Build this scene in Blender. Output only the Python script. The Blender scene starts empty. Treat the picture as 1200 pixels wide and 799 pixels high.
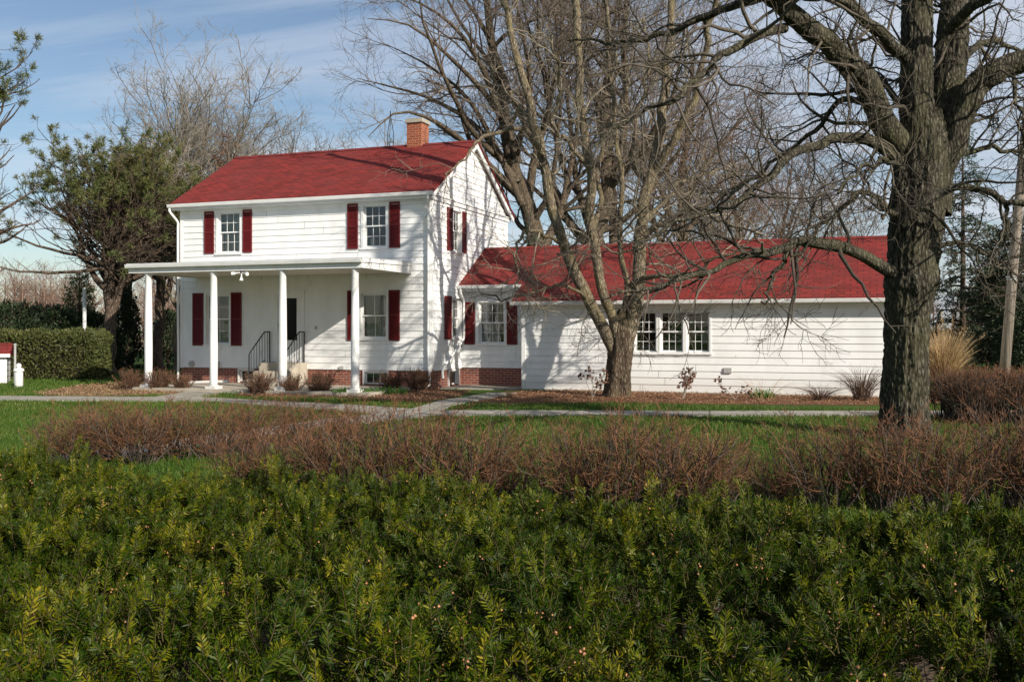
import bpy, math
import numpy as np
from mathutils import Vector, Matrix

# ------------------------------------------------------------------ camera, sky, sun, exposure
S = bpy.context.scene
CAM_H = 1.69          # eye height above the lawn
FPX = 1142.0          # focal length in pixels of a 1200 px wide frame
HOR = 386.0           # horizon row in that frame

cam_d = bpy.data.cameras.new("camera")
cam = bpy.data.objects.new("camera", cam_d)
S.collection.objects.link(cam)
cam.location = (0, 0, CAM_H)
cam.rotation_euler = (math.pi / 2, 0, 0)
cam_d.sensor_width = 36.0
cam_d.lens = 36.0 * FPX / 1200.0
cam_d.shift_y = -(399.5 - HOR) / 1200.0
cam_d.clip_start = 0.05
cam_d.clip_end = 6000
S.camera = cam

LIGHT = Vector((-1.307, 1.534, -1.02)).normalized()      # the way the sunlight travels
SUN_EL = math.asin(-LIGHT.z)
SUN_AZ = math.atan2(-LIGHT.x, -LIGHT.y)

W = bpy.data.worlds.new("World"); S.world = W
W.use_nodes = True
wt = W.node_tree; wt.nodes.clear()
def wn(t): return wt.nodes.new(t)
w_out = wn('ShaderNodeOutputWorld'); w_bg = wn('ShaderNodeBackground')
w_sky = wn('ShaderNodeTexSky'); w_sky.sky_type = 'NISHITA'; w_sky.sun_disc = False
w_sky.sun_elevation = SUN_EL; w_sky.sun_rotation = SUN_AZ
w_sky.air_density = 1.0; w_sky.dust_density = 0.6; w_sky.ozone_density = 2.0
w_bg.inputs[1].default_value = 0.082
# thin cirrus: streaky noise over the sky direction
w_tc = wn('ShaderNodeTexCoord'); w_sep = wn('ShaderNodeSeparateXYZ')
wt.links.new(w_tc.outputs['Generated'], w_sep.inputs[0])
w_add = wn('ShaderNodeMath'); w_add.operation = 'ADD'; w_add.inputs[1].default_value = 0.12
wt.links.new(w_sep.outputs[2], w_add.inputs[0])
w_dx = wn('ShaderNodeMath'); w_dx.operation = 'DIVIDE'
w_dy = wn('ShaderNodeMath'); w_dy.operation = 'DIVIDE'
wt.links.new(w_sep.outputs[0], w_dx.inputs[0]); wt.links.new(w_add.outputs[0], w_dx.inputs[1])
wt.links.new(w_sep.outputs[1], w_dy.inputs[0]); wt.links.new(w_add.outputs[0], w_dy.inputs[1])
w_cmb = wn('ShaderNodeCombineXYZ')
wt.links.new(w_dx.outputs[0], w_cmb.inputs[0]); wt.links.new(w_dy.outputs[0], w_cmb.inputs[1])
w_map = wn('ShaderNodeMapping'); w_map.inputs['Rotation'].default_value = (0, 0, 0.95)
w_map.inputs['Scale'].default_value = (0.35, 1.5, 1)
w_map.inputs['Location'].default_value = (3.3, 1.2, 0)
wt.links.new(w_cmb.outputs[0], w_map.inputs[0])
w_no = wn('ShaderNodeTexNoise'); w_no.inputs['Scale'].default_value = 0.8
w_no.inputs['Detail'].default_value = 9; w_no.inputs['Roughness'].default_value = 0.62
w_no.inputs['Distortion'].default_value = 0.7
wt.links.new(w_map.outputs[0], w_no.inputs[0])
w_ramp = wn('ShaderNodeValToRGB')
w_ramp.color_ramp.elements[0].position = 0.39; w_ramp.color_ramp.elements[0].color = (0.03, 0.03, 0.03, 1)
w_ramp.color_ramp.elements[1].position = 0.64; w_ramp.color_ramp.elements[1].color = (0.75, 0.75, 0.75, 1)
w_big = wn('ShaderNodeMath'); w_big.operation = 'MULTIPLY_ADD'; w_big.inputs[1].default_value = 0.16
wt.links.new(w_sep.outputs[0], w_big.inputs[0]); wt.links.new(w_no.outputs[0], w_big.inputs[2])
wt.links.new(w_big.outputs[0], w_ramp.inputs[0])
w_mix = wn('ShaderNodeMix'); w_mix.data_type = 'RGBA'
wt.links.new(w_ramp.outputs[0], w_mix.inputs[0])
wt.links.new(w_sky.outputs[0], w_mix.inputs[6])
w_mix.inputs[7].default_value = (6.8, 7.3, 8.2, 1)
wt.links.new(w_mix.outputs[2], w_bg.inputs[0])
wt.links.new(w_bg.outputs[0], w_out.inputs[0])

sun_d = bpy.data.lights.new("sun", 'SUN'); sun = bpy.data.objects.new("sun", sun_d)
S.collection.objects.link(sun)
sun.rotation_euler = LIGHT.to_track_quat('-Z', 'Y').to_euler()
sun_d.energy = 5.0; sun_d.angle = math.radians(0.53); sun_d.color = (1.0, 0.93, 0.82)

S.view_settings.view_transform = 'Standard'; S.view_settings.look = 'None'
S.view_settings.exposure = 0.36; S.view_settings.gamma = 1.0
S.view_settings.use_curve_mapping = False

# ------------------------------------------------------------------ helpers
def PX(px, py, Y):      # a picture direction at depth Y becomes a point of the place
    return np.array([(px - 600.0) / FPX * Y, Y, CAM_H + (HOR - py) / FPX * Y])
def GR(px, py):         # the same, where it meets the ground
    Y = FPX * CAM_H / (py - HOR)
    return ((px - 600.0) / FPX * Y, Y)

def tag(o, label=None, cat=None, group=None, kind=None):
    if label: o['label'] = label
    if cat: o['category'] = cat
    if group: o['group'] = group
    if kind: o['kind'] = kind
    return o
def empty(name, loc=(0, 0, 0), rz=0.0, label=None, cat=None, group=None):
    o = bpy.data.objects.new(name, None); S.collection.objects.link(o)
    o.location = loc; o.rotation_euler = (0, 0, rz); o.empty_display_size = 0.3
    return tag(o, label, cat, group)

class MB:
    """collects shapes for ONE mesh object"""
    def __init__(s): s.v = []; s.q = []; s.t = []; s.n = 0; s.uv = []; s.hasuv = False
    def add(s, v, q=None, t=None, uv=None):
        v = np.asarray(v, dtype=np.float64).reshape(-1, 3)
        if q is not None and len(q): s.q.append(np.asarray(q, dtype=np.int64).reshape(-1, 4) + s.n)
        if t is not None and len(t): s.t.append(np.asarray(t, dtype=np.int64).reshape(-1, 3) + s.n)
        s.v.append(v); s.n += len(v)
        return s
    def box(s, lo, hi, M=None):
        x0, y0, z0 = lo; x1, y1, z1 = hi
        v = np.array([[x0,y0,z0],[x1,y0,z0],[x1,y1,z0],[x0,y1,z0],[x0,y0,z1],[x1,y0,z1],[x1,y1,z1],[x0,y1,z1]], float)
        if M is not None: v = v @ M[0].T + M[1]
        return s.add(v, [[0,3,2,1],[4,5,6,7],[0,1,5,4],[1,2,6,5],[2,3,7,6],[3,0,4,7]])
    def prism(s, poly, axis_vec):     # a flat polygon (n,3) pushed along a vector
        p = np.asarray(poly, float); n = len(p); a = np.asarray(axis_vec, float)
        s.add(np.vstack([p, p + a]))
        b = s.n - 2 * n
        s.q.append(np.array([[b+i, b+(i+1) % n, b+n+(i+1) % n, b+n+i] for i in range(n)]))
        for k in range(1, n - 1):
            s.t.append(np.array([[b, b+k+1, b+k], [b+n, b+n+k, b+n+k+1]]))
        return s
    def quad(s, a, b, c, d): return s.add([a, b, c, d], [[0, 1, 2, 3]])
    def tube(s, pts, rad, sides=8, cap=True):
        pts = np.asarray(pts, float); rad = np.broadcast_to(np.asarray(rad, float), (len(pts),))
        v, q = tubes(pts[None], rad[None], sides)
        K = len(pts)
        c = len(v)
        if cap:
            v = np.vstack([v, pts[:1], pts[-1:]])
            t = [[c, (i + 1) % sides, i] for i in range(sides)] + [[c+1, (K-1)*sides+i, (K-1)*sides+(i+1) % sides] for i in range(sides)]
            return s.add(v, q, t)
        return s.add(v, q)
    def lathe(s, prof, center, sides=20):   # prof: (r, z) list
        prof = np.asarray(prof, float); K = len(prof)
        a = np.arange(sides) / sides * 2 * math.pi
        v = np.stack([prof[:, 0:1] * np.cos(a), prof[:, 0:1] * np.sin(a), np.repeat(prof[:, 1:2], sides, 1)], -1).reshape(-1, 3) + np.asarray(center)
        i = np.arange(K - 1)[:, None] * sides; j = np.arange(sides)[None]; jn = (j + 1) % sides
        q = np.stack([i + j, i + jn, i + sides + jn, i + sides + j], -1).reshape(-1, 4)
        return s.add(v, q)
    def build(s, name, m=None, parent=None, smooth=False):
        V = np.vstack(s.v) if s.v else np.zeros((0, 3))
        Q = np.vstack(s.q) if s.q else np.zeros((0, 4), int)
        T = np.vstack(s.t) if s.t else np.zeros((0, 3), int)
        me = bpy.data.meshes.new(name)
        me.vertices.add(len(V)); me.vertices.foreach_set('co', V.astype(np.float32).ravel())
        nl = len(Q) * 4 + len(T) * 3
        me.loops.add(nl)
        me.loops.foreach_set('vertex_index', np.concatenate([Q.ravel(), T.ravel()]).astype(np.int32))
        me.polygons.add(len(Q) + len(T))
        ls = np.concatenate([np.arange(len(Q)) * 4, len(Q) * 4 + np.arange(len(T)) * 3]).astype(np.int32)
        me.polygons.foreach_set('loop_start', ls)
        me.polygons.foreach_set('use_smooth', np.full(len(Q) + len(T), smooth, dtype=bool))
        me.update(calc_edges=True)
        if m is not None: me.materials.append(m)
        o = bpy.data.objects.new(name, me); S.collection.objects.link(o)
        if parent is not None: o.parent = parent
        return o

def nrm(v): return v / np.maximum(np.linalg.norm(v, axis=-1, keepdims=True), 1e-9)
def tubes(P, R, sides):
    """P (m,K,3) centre lines, R (m,K) radii -> vertices and quads of all tubes at once"""
    m, K, _ = P.shape
    T = np.empty_like(P)
    T[:, 1:-1] = P[:, 2:] - P[:, :-2]; T[:, 0] = P[:, 1] - P[:, 0]; T[:, -1] = P[:, -1] - P[:, -2]
    T = nrm(T)
    b = np.cross(T[:, :-1], T[:, 1:]).sum(1) if K > 2 else np.zeros((m, 3))
    ref = np.where(np.abs(T[:, :1, 2]) < 0.8, 1.0, 0.0)
    alt = np.where(ref > 0, np.array([0, 0, 1.0]), np.array([1.0, 0, 0]))
    bn = np.linalg.norm(b, axis=-1, keepdims=True)
    b = np.where(bn > 0.15, b, np.cross(T[:, K // 2], alt))
    e1 = b[:, None, :] - (b[:, None, :] * T).sum(-1, keepdims=True) * T
    e1 = nrm(e1); e2 = np.cross(T, e1)
    a = np.arange(sides) / sides * 2 * math.pi
    V = P[:, :, None] + R[:, :, None, None] * (np.cos(a)[:, None] * e1[:, :, None] + np.sin(a)[:, None] * e2[:, :, None])
    base = (np.arange(m) * K * sides)[:, None, None] + (np.arange(K - 1) * sides)[None, :, None]
    j = np.arange(sides)[None, None]; jn = (j + 1) % sides
    Qd = np.stack([base + j, base + jn, base + sides + jn, base + sides + j], -1).reshape(-1, 4)
    return V.reshape(-1, 3), Qd

def spline(pts, k):
    """smooth polyline of k points through the given ones (any columns)"""
    p = np.asarray(pts, float)
    if len(p) == 2:
        t = np.linspace(0, 1, k)[:, None]; return p[0] * (1 - t) + p[1] * t
    e = np.vstack([2 * p[0] - p[1], p, 2 * p[-1] - p[-2]])
    out = []
    for i in range(1, len(e) - 2):
        t = np.linspace(0, 1, 12, endpoint=False)[:, None]
        a, b, c, d = e[i-1], e[i], e[i+1], e[i+2]
        out.append(0.5 * (2*b + (c-a)*t + (2*a-5*b+4*c-d)*t**2 + (3*b-a-3*c+d)*t**3))
    out.append(p[-1:]); out = np.vstack(out)
    L = np.concatenate([[0], np.cumsum(np.linalg.norm(np.diff(out[:, :3], axis=0), axis=1))])
    s = np.linspace(0, L[-1], k)
    return np.stack([np.interp(s, L, out[:, c]) for c in range(out.shape[1])], -1)

def plen(P): return np.linalg.norm(np.diff(P, axis=1), axis=-1).sum(1)
def grow(P, R, rng, per_m=None, n=None, t0=0.2, t1=1.0, ang=50, ajit=14, lr=0.5, labs=None, taper=0.5, k=5, up=0.1, wan=0.15,
         rr=0.6, rmax=1, rmin=0.003, tip=0.3, rlen=None):
    """side branches of every line of P, all at once"""
    m, K, _ = P.shape; L = plen(P)
    cnt = rng.poisson(per_m * L * (t1 - t0)) if per_m is not None else np.maximum(0, np.round(n + rng.normal(0, 0.3 * n, m))).astype(int)
    idx = np.repeat(np.arange(m), cnt); N = len(idx)
    t = t0 + (t1 - t0) * rng.random(N)
    f = np.minimum(t * (K - 1), K - 1.001); i = f.astype(int); w = (f - i)[:, None]
    pos = P[idx, i] * (1 - w) + P[idx, i + 1] * w
    tan = nrm(P[idx, i + 1] - P[idx, i]); rad = R[idx, i] * (1 - w[:, 0]) + R[idx, i + 1] * w[:, 0]
    r = rng.normal(size=(N, 3)); e = nrm(r - (r * tan).sum(-1, keepdims=True) * tan)
    A = np.radians(ang + rng.normal(0, ajit, N))[:, None]
    d = np.cos(A) * tan + np.sin(A) * e
    ln = (labs if labs is not None else lr * L[idx]) * (1 - taper * t) * rng.uniform(0.6, 1.25, N)
    r0 = np.minimum(rad * rr, rmax)
    if rlen is not None: r0 = np.minimum(r0, ln * rlen)
    r0 = np.maximum(r0, rmin)
    Q = np.empty((N, k, 3)); Q[:, 0] = pos; step = (ln / (k - 1))[:, None]
    d = nrm(d)
    for j in range(1, k):
        Q[:, j] = Q[:, j - 1] + d * step
        d = d + rng.normal(0, wan, (N, 3)); d[:, 2] += up; d = nrm(d)
    return Q, np.maximum(r0[:, None] * np.linspace(1, tip, k), rmin * 0.7)

# value noise on numpy arrays
_rs = np.random.default_rng(11); _tab = _rs.random(4096)
def vnoise(p):
    p = np.asarray(p, float); i = np.floor(p).astype(np.int64); f = p - i; f = f * f * (3 - 2 * f)
    def h(x, y, z): return _tab[(x * 73856093 ^ y * 19349663 ^ z * 83492791) & 4095]
    out = 0
    for dx in (0, 1):
        for dy in (0, 1):
            for dz in (0, 1):
                wgt = (f[..., 0] if dx else 1 - f[..., 0]) * (f[..., 1] if dy else 1 - f[..., 1]) * (f[..., 2] if dz else 1 - f[..., 2])
                out = out + wgt * h(i[..., 0] + dx, i[..., 1] + dy, i[..., 2] + dz)
    return out
def fbm(p, o=4):
    s = 0; a = 0.5; p = np.asarray(p, float)
    for _ in range(o): s = s + a * vnoise(p); p = p * 2.03 + 7.1; a *= 0.5
    return s / (1 - 0.5 ** o)

def inpoly(x, y, poly):
    c = np.zeros(len(x), bool); n = len(poly)
    for i in range(n):
        x0, y0 = poly[i]; x1, y1 = poly[(i + 1) % n]
        if y0 == y1: continue
        k = ((y0 > y) != (y1 > y)) & (x < (x1 - x0) * (y - y0) / (y1 - y0) + x0)
        c ^= k
    return c

# ------------------------------------------------------------------ materials
class NT:
    def __init__(s, name):
        s.m = bpy.data.materials.new(name); s.m.use_nodes = True; s.t = s.m.node_tree
        s.b = s.t.nodes['Principled BSDF']; s.out = s.t.nodes['Material Output']
    def n(s, typ, **kw):
        x = s.t.nodes.new(typ)
        for k, v in kw.items():
            if k.startswith('i_'):
                key = k[2:]; x.inputs[int(key) if key.isdigit() else key].default_value = v
            else: setattr(x, k, v)
        return x
    def l(s, a, b): s.t.links.new(a, b)
    def coord(s, scale=(1, 1, 1), kind='Object', rot=(0, 0, 0)):
        c = s.n('ShaderNodeTexCoord'); mp = s.n('ShaderNodeMapping'); mp.inputs['Scale'].default_value = scale
        mp.inputs['Rotation'].default_value = rot
        s.l(c.outputs[kind], mp.inputs[0]); return mp.outputs[0]
    def noise(s, vec, scale, detail=4, rough=0.55, dist=0):
        x = s.n('ShaderNodeTexNoise'); x.inputs['Scale'].default_value = scale; x.inputs['Detail'].default_value = detail
        x.inputs['Roughness'].default_value = rough; x.inputs['Distortion'].default_value = dist
        if vec is not None: s.l(vec, x.inputs['Vector'])
        return x.outputs[0]
    def ramp(s, fac, stops):
        x = s.n('ShaderNodeValToRGB'); e = x.color_ramp.elements
        while len(e) < len(stops): e.new(0.5)
        for el, (p, c) in zip(e, stops):
            el.position = p; el.color = (*c, 1) if len(c) == 3 else c
        s.l(fac, x.inputs[0]); return x.outputs[0]
    def mix(s, fac, a, b, blend='MIX'):
        x = s.n('ShaderNodeMix'); x.data_type = 'RGBA'; x.blend_type = blend
        for sock, v in ((x.inputs[0], fac), (x.inputs[6], a), (x.inputs[7], b)):
            if isinstance(v, (int, float)): sock.default_value = v
            elif isinstance(v, tuple): sock.default_value = (*v, 1)
            else: s.l(v, sock)
        return x.outputs[2]
    def math(s, op, a, b=0.0):
        x = s.n('ShaderNodeMath'); x.operation = op
        for sock, v in ((x.inputs[0], a), (x.inputs[1], b)):
            if isinstance(v, (int, float)): sock.default_value = v
            else: s.l(v, sock)
        return x.outputs[0]
    def bump(s, h, strength=0.5, dist=0.01):
        x = s.n('ShaderNodeBump'); x.inputs['Strength'].default_value = strength; x.inputs['Distance'].default_value = dist
        s.l(h, x.inputs['Height']); s.l(x.outputs[0], s.b.inputs['Normal'])
    def base(s, c, rough=0.7, spec=0.4):
        if isinstance(c, tuple): s.b.inputs['Base Color'].default_value = (*c, 1)
        else: s.l(c, s.b.inputs['Base Color'])
        s.b.inputs['Roughness'].default_value = rough
        s.b.inputs['Specular IOR Level'].default_value = spec
        return s.m

def mottled(name, c0, c1, scale=3.0, rough=0.7, bump=0.0, bscale=60, bdist=0.004, stretch=(1, 1, 1), spec=0.4):
    k = NT(name); v = k.coord(stretch); f = k.noise(v, scale, 6, 0.6)
    c = k.ramp(f, [(0.3, c0), (0.7, c1)])
    if bump: k.bump(k.noise(v, bscale, 5, 0.6), bump, bdist)
    return k.base(c, rough, spec)

def m_leaf(name, stops, rough=0.5, trans=0.25, spec=0.4, nscale=None):
    """leaves, needles, blades: each island its own tone, a little light through"""
    k = NT(name); g = k.n('ShaderNodeNewGeometry')
    f = g.outputs['Random Per Island']
    if nscale:
        nn = k.noise(k.coord(), nscale, 3, 0.5)
        f = k.math('ADD', k.math('MULTIPLY', f, 0.55), k.math('MULTIPLY', k.math('SUBTRACT', nn, 0.27), 1.0))
    c = k.ramp(f, stops)
    k.base(c, rough, spec)
    tr = k.n('ShaderNodeBsdfTranslucent'); mx = k.n('ShaderNodeMixShader'); mx.inputs[0].default_value = trans
    k.l(c, tr.inputs[0]); k.l(k.b.outputs[0], mx.inputs[1]); k.l(tr.outputs[0], mx.inputs[2])
    k.l(mx.outputs[0], k.out.inputs[0])
    return k.m

def m_paint(name, c, dirt, rough=0.55):
    k = NT(name); v = k.coord()
    f = k.noise(k.coord((1.2, 1.2, 0.5)), 2.2, 7, 0.65)
    d = k.ramp(f, [(0.42, (0, 0, 0)), (0.78, (1, 1, 1))])
    f2 = k.noise(k.coord((6, 6, 1.5)), 9, 4, 0.6)
    col = k.mix(k.math('MULTIPLY', d, 0.5), c, dirt)
    sz = k.n('ShaderNodeSeparateXYZ'); tc = k.n('ShaderNodeTexCoord'); k.l(tc.outputs['Object'], sz.inputs[0])
    low = k.ramp(k.math('ADD', sz.outputs[2], k.math('MULTIPLY', f, .7)), [(.45, (1, 1, 1)), (.95, (0, 0, 0))])
    col = k.mix(k.math('MULTIPLY', f2, 0.16), col, dirt)
    col = k.mix(k.math('MULTIPLY', low, 0.35), col, (.42, .37, .30))
    k.bump(k.noise(v, 70, 4, 0.6), 0.12, 0.003)
    return k.base(col, rough, 0.3)

def m_brick(name, c1, c2, mortar, rough=0.85):
    k = NT(name); tc = k.n('ShaderNodeTexCoord'); sp = k.n('ShaderNodeSeparateXYZ'); k.l(tc.outputs['Object'], sp.inputs[0])
    cb = k.n('ShaderNodeCombineXYZ'); k.l(k.math('ADD', sp.outputs[0], sp.outputs[1]), cb.inputs[0]); k.l(sp.outputs[2], cb.inputs[1])
    br = k.n('ShaderNodeTexBrick'); br.inputs['Scale'].default_value = 1.0
    br.inputs['Brick Width'].default_value = 0.21; br.inputs['Row Height'].default_value = 0.073; br.inputs['Mortar Size'].default_value = 0.010
    br.inputs['Mortar Smooth'].default_value = 0.2
    br.inputs['Color1'].default_value = (*c1, 1); br.inputs['Color2'].default_value = (*c2, 1); br.inputs['Mortar'].default_value = (*mortar, 1)
    k.l(cb.outputs[0], br.inputs['Vector'])
    n = k.noise(k.coord(), 14, 5, 0.65)
    c = k.mix(0.55, br.outputs[0], k.mix(n, (0.25, 0.22, 0.2), (1.0, 0.9, 0.85)), 'MULTIPLY')
    c = k.mix(0.5, br.outputs[0], c)
    h = k.math('ADD', k.math('MULTIPLY', br.outputs['Fac'], -1.0), k.math('MULTIPLY', n, 0.3))
    k.bump(h, 0.6, 0.008)
    return k.base(c, rough, 0.25)

def m_shingle(name):
    k = NT(name); tc = k.n('ShaderNodeTexCoord'); sp = k.n('ShaderNodeSeparateXYZ'); k.l(tc.outputs['Object'], sp.inputs[0])
    cb = k.n('ShaderNodeCombineXYZ'); k.l(sp.outputs[0], cb.inputs[0]); k.l(k.math('MULTIPLY', sp.outputs[1], 1.157), cb.inputs[1])
    wob = k.n('ShaderNodeVectorMath'); wob.operation = 'ADD'
    wv = k.n('ShaderNodeVectorMath'); wv.operation = 'SCALE'; wv.inputs['Scale'].default_value = 0.02
    nz = k.n('ShaderNodeTexNoise'); nz.inputs['Scale'].default_value = 2.5; k.l(cb.outputs[0], nz.inputs['Vector'])
    k.l(nz.outputs[1], wv.inputs[0]); k.l(cb.outputs[0], wob.inputs[0]); k.l(wv.outputs[0], wob.inputs[1])
    br = k.n('ShaderNodeTexBrick'); br.inputs['Scale'].default_value = 1.0
    br.inputs['Brick Width'].default_value = 0.305; br.inputs['Row Height'].default_value = 0.135; br.inputs['Mortar Size'].default_value = 0.016
    br.inputs['Mortar Smooth'].default_value = 0.3
    br.inputs['Color1'].default_value = (0.25, 0.024, 0.019, 1); br.inputs['Color2'].default_value = (0.085, 0.012, 0.010, 1); br.inputs['Mortar'].default_value = (0.035, 0.010, 0.010, 1)
    k.l(wob.outputs[0], br.inputs['Vector'])
    n = k.noise(k.coord(), 1.1, 6, 0.65); n2 = k.noise(k.coord(), 45, 4, 0.6)
    c = k.mix(k.ramp(n, [(0.4, (0, 0, 0)), (0.75, (0.8, 0.8, 0.8))]), br.outputs[0], (0.15, 0.03, 0.03))
    c = k.mix(k.math('MULTIPLY', n2, 0.45), c, (0.29, 0.052, 0.042))
    h = k.math('ADD', k.math('MULTIPLY', br.outputs['Fac'], -0.8), k.math('MULTIPLY', n2, 0.5))
    k.bump(h, 0.7, 0.012)
    return k.base(c, 0.9, 0.2)

def m_bark(name, dark, mid, pale, scale=1.0, moss=None, bump=1.0, bd=0.03):
    k = NT(name); v = k.coord((13 * scale, 13 * scale, 3.8 * scale)); v2 = k.coord()
    a = k.noise(v, 1.0, 7, 0.68, 1.2)
    vo = k.n('ShaderNodeTexVoronoi'); vo.feature = 'DISTANCE_TO_EDGE'; vo.inputs['Scale'].default_value = 1.6
    k.l(v, vo.inputs['Vector'])
    cr = k.math('MINIMUM', k.math('MULTIPLY', vo.outputs['Distance'], 2.2), 1.0)
    h = k.math('ADD', k.math('MULTIPLY', a, 0.8), k.math('MULTIPLY', cr, 0.5))
    c = k.ramp(h, [(0.35, dark), (0.62, mid), (0.95, pale)])
    big = k.noise(v2, 1.7 * scale, 5, 0.6)
    if moss: c = k.mix(k.ramp(big, [(0.45, (0, 0, 0)), (0.75, (0.7, 0.7, 0.7))]), c, moss)
    else: c = k.mix(k.math('MULTIPLY', big, 0.4), c, dark)
    k.bump(h, bump, bd)
    return k.base(c, 0.9, 0.15)

def m_twig(name, c0, c1, scale=1.5):
    k = NT(name); g = k.n('ShaderNodeNewGeometry')
    n = k.noise(k.coord(), scale, 3, 0.6)
    f = k.math('ADD', k.math('MULTIPLY', g.outputs['Random Per Island'], 0.5), k.math('MULTIPLY', n, 0.5))
    return k.base(k.ramp(f, [(0.2, c0), (0.75, c1)]), 0.8, 0.25)

def m_glass(name):
    k = NT(name); k.t.nodes.remove(k.b)
    fr = k.n('ShaderNodeFresnel'); fr.inputs[0].default_value = 1.5
    tr = k.n('ShaderNodeBsdfTransparent'); tr.inputs[0].default_value = (0.82, 0.86, 0.85, 1)
    gl = k.n('ShaderNodeBsdfGlossy'); gl.inputs['Roughness'].default_value = 0.015
    nz = k.noise(k.coord(), 2.5, 2, 0.5); bp = k.n('ShaderNodeBump'); bp.inputs['Strength'].default_value = 0.08; bp.inputs['Distance'].default_value = 0.05
    k.l(nz, bp.inputs['Height']); k.l(bp.outputs[0], gl.inputs['Normal'])
    f = k.math('MINIMUM', k.math('ADD', k.math('MULTIPLY', fr.outputs[0], 1.6), 0.06), 1.0)
    mx = k.n('ShaderNodeMixShader'); k.l(f, mx.inputs[0]); k.l(tr.outputs[0], mx.inputs[1]); k.l(gl.outputs[0], mx.inputs[2])
    k.l(mx.outputs[0], k.out.inputs[0]); return k.m

M = {}
M['siding'] = m_paint('white_siding_paint', (0.80, 0.80, 0.79), (0.56, 0.55, 0.52))
M['trim'] = m_paint('white_trim_paint', (0.78, 0.78, 0.77), (0.52, 0.51, 0.48), 0.45)
M['shutter'] = m_paint('dark_red_shutter_paint', (0.125, 0.010, 0.011), (0.075, 0.010, 0.010), 0.55)
M['roof'] = m_shingle('red_shingles')
M['brick'] = m_brick('foundation_brick', (0.30, 0.085, 0.05), (0.20, 0.055, 0.04), (0.30, 0.26, 0.22))
M['chimney_brick'] = m_brick('chimney_brick', (0.40, 0.105, 0.045), (0.27, 0.062, 0.032), (0.36, 0.25, 0.17))
M['concrete'] = mottled('porch_concrete', (0.33, 0.29, 0.23), (0.46, 0.41, 0.33), 2.5, 0.9, 0.3, 50)
M['cap'] = mottled('chimney_cap_cement', (0.30, 0.27, 0.22), (0.42, 0.38, 0.31), 5, 0.9, 0.3, 40)
M['ceiling'] = mottled('porch_ceiling_paint', (0.66, 0.62, 0.52), (0.72, 0.69, 0.60), 2, 0.6)
M['glass'] = m_glass('window_glass')
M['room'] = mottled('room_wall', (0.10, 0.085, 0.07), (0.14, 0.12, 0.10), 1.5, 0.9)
M['curtain'] = mottled('curtain_cloth', (0.38, 0.36, 0.31), (0.62, 0.60, 0.54), 2.5, 0.9, stretch=(9, 9, 0.4))
M['black'] = NT('black_iron_paint').base((0.012, 0.012, 0.013), 0.45)
M['darkglass'] = NT('dark_door_glass').base((0.010, 0.010, 0.011), 0.12, 0.12)
M['metal'] = mottled('grey_metal', (0.30, 0.30, 0.29), (0.42, 0.42, 0.40), 6, 0.5)

# ------------------------------------------------------------------ ground, walks, beds
C0 = np.array([-2.25, 27.0]); U2 = np.array([0.94075, -0.33908]); V2 = np.array([0.33908, 0.94075])
def t_of(px, s):
    b = (px - 600.0) / FPX; o = C0 + s * V2
    return (b * o[1] - o[0]) / (U2[0] - b * U2[1])
def z_of(py, t, s):
    Y = C0[1] + t * U2[1] + s * V2[1]
    return CAM_H + (HOR - py) * Y / FPX
def s_of(px, t):
    b = (px - 600.0) / FPX; o = C0 + t * U2
    return (b * o[1] - o[0]) / (V2[0] - b * V2[1])
def HW(t, s, z=0.0):
    p = C0 + t * U2 + s * V2
    return np.array([p[0], p[1], z])

def ground_material():
    k = NT('lawn_soil'); v = k.coord()
    a = k.noise(v, 0.35, 6, 0.6); b = k.noise(v, 3.0, 5, 0.65); c = k.noise(k.coord((1, 0.4, 1)), 40, 3, 0.7)
    g = k.ramp(a, [(0.3, (0.045, 0.085, 0.012)), (0.55, (0.065, 0.115, 0.016)), (0.75, (0.10, 0.13, 0.03))])
    g = k.mix(k.ramp(b, [(0.52, (0, 0, 0)), (0.8, (0.6, 0.6, 0.6))]), g, (0.13, 0.12, 0.05))
    g = k.mix(k.math('MULTIPLY', c, 0.55), g, (0.025, 0.055, 0.008))
    k.bump(c, 0.6, 0.03)
    return k.base(g, 0.95, 0.1)
M['lawn'] = ground_material()
g = MB(); R_ = 3000
g.add([[-R_, -R_, 0], [R_, -R_, 0], [R_, R_, 0], [-R_, R_, 0]], [[0, 1, 2, 3]])
tag(g.build('lawn', M['lawn']), kind='structure')

def sheet(name, pts, z, m, jag=0.0, seed=0, pix=True, thick=0.0):
    P = [GR(*p) if pix else p for p in pts]
    if jag:
        rng = np.random.default_rng(seed); out = []
        for i in range(len(P)):
            a = np.array(P[i]); b = np.array(P[(i + 1) % len(P)]); L = np.linalg.norm(b - a); n = max(1, int(L / 0.15))
            for j in range(n): out.append(a + (b - a) * j / n + rng.normal(0, jag, 2))
        P = out
    import bmesh
    bm = bmesh.new()
    f = bm.faces.new([bm.verts.new((p[0], p[1], z)) for p in P])
    if f.calc_area() and f.normal.z < 0: f.normal_flip()
    f.normal_update()
    if f.normal.z < 0: f.normal_flip()
    if thick:
        r = bmesh.ops.extrude_face_region(bm, geom=[f])
        # the old face goes down to the soil
        for vtx in list(bm.verts):
            pass
        top = [x for x in r['geom'] if isinstance(x, bmesh.types.BMVert)]
        for vtx in bm.verts:
            if vtx not in top: vtx.co.z = z - thick
    bmesh.ops.triangulate(bm, faces=bm.faces[:])
    me = bpy.data.meshes.new(name); bm.to_mesh(me); bm.free(); me.materials.append(m)
    o = bpy.data.objects.new(name, me); S.collection.objects.link(o)
    return o, [tuple(p) for p in P]

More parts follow.
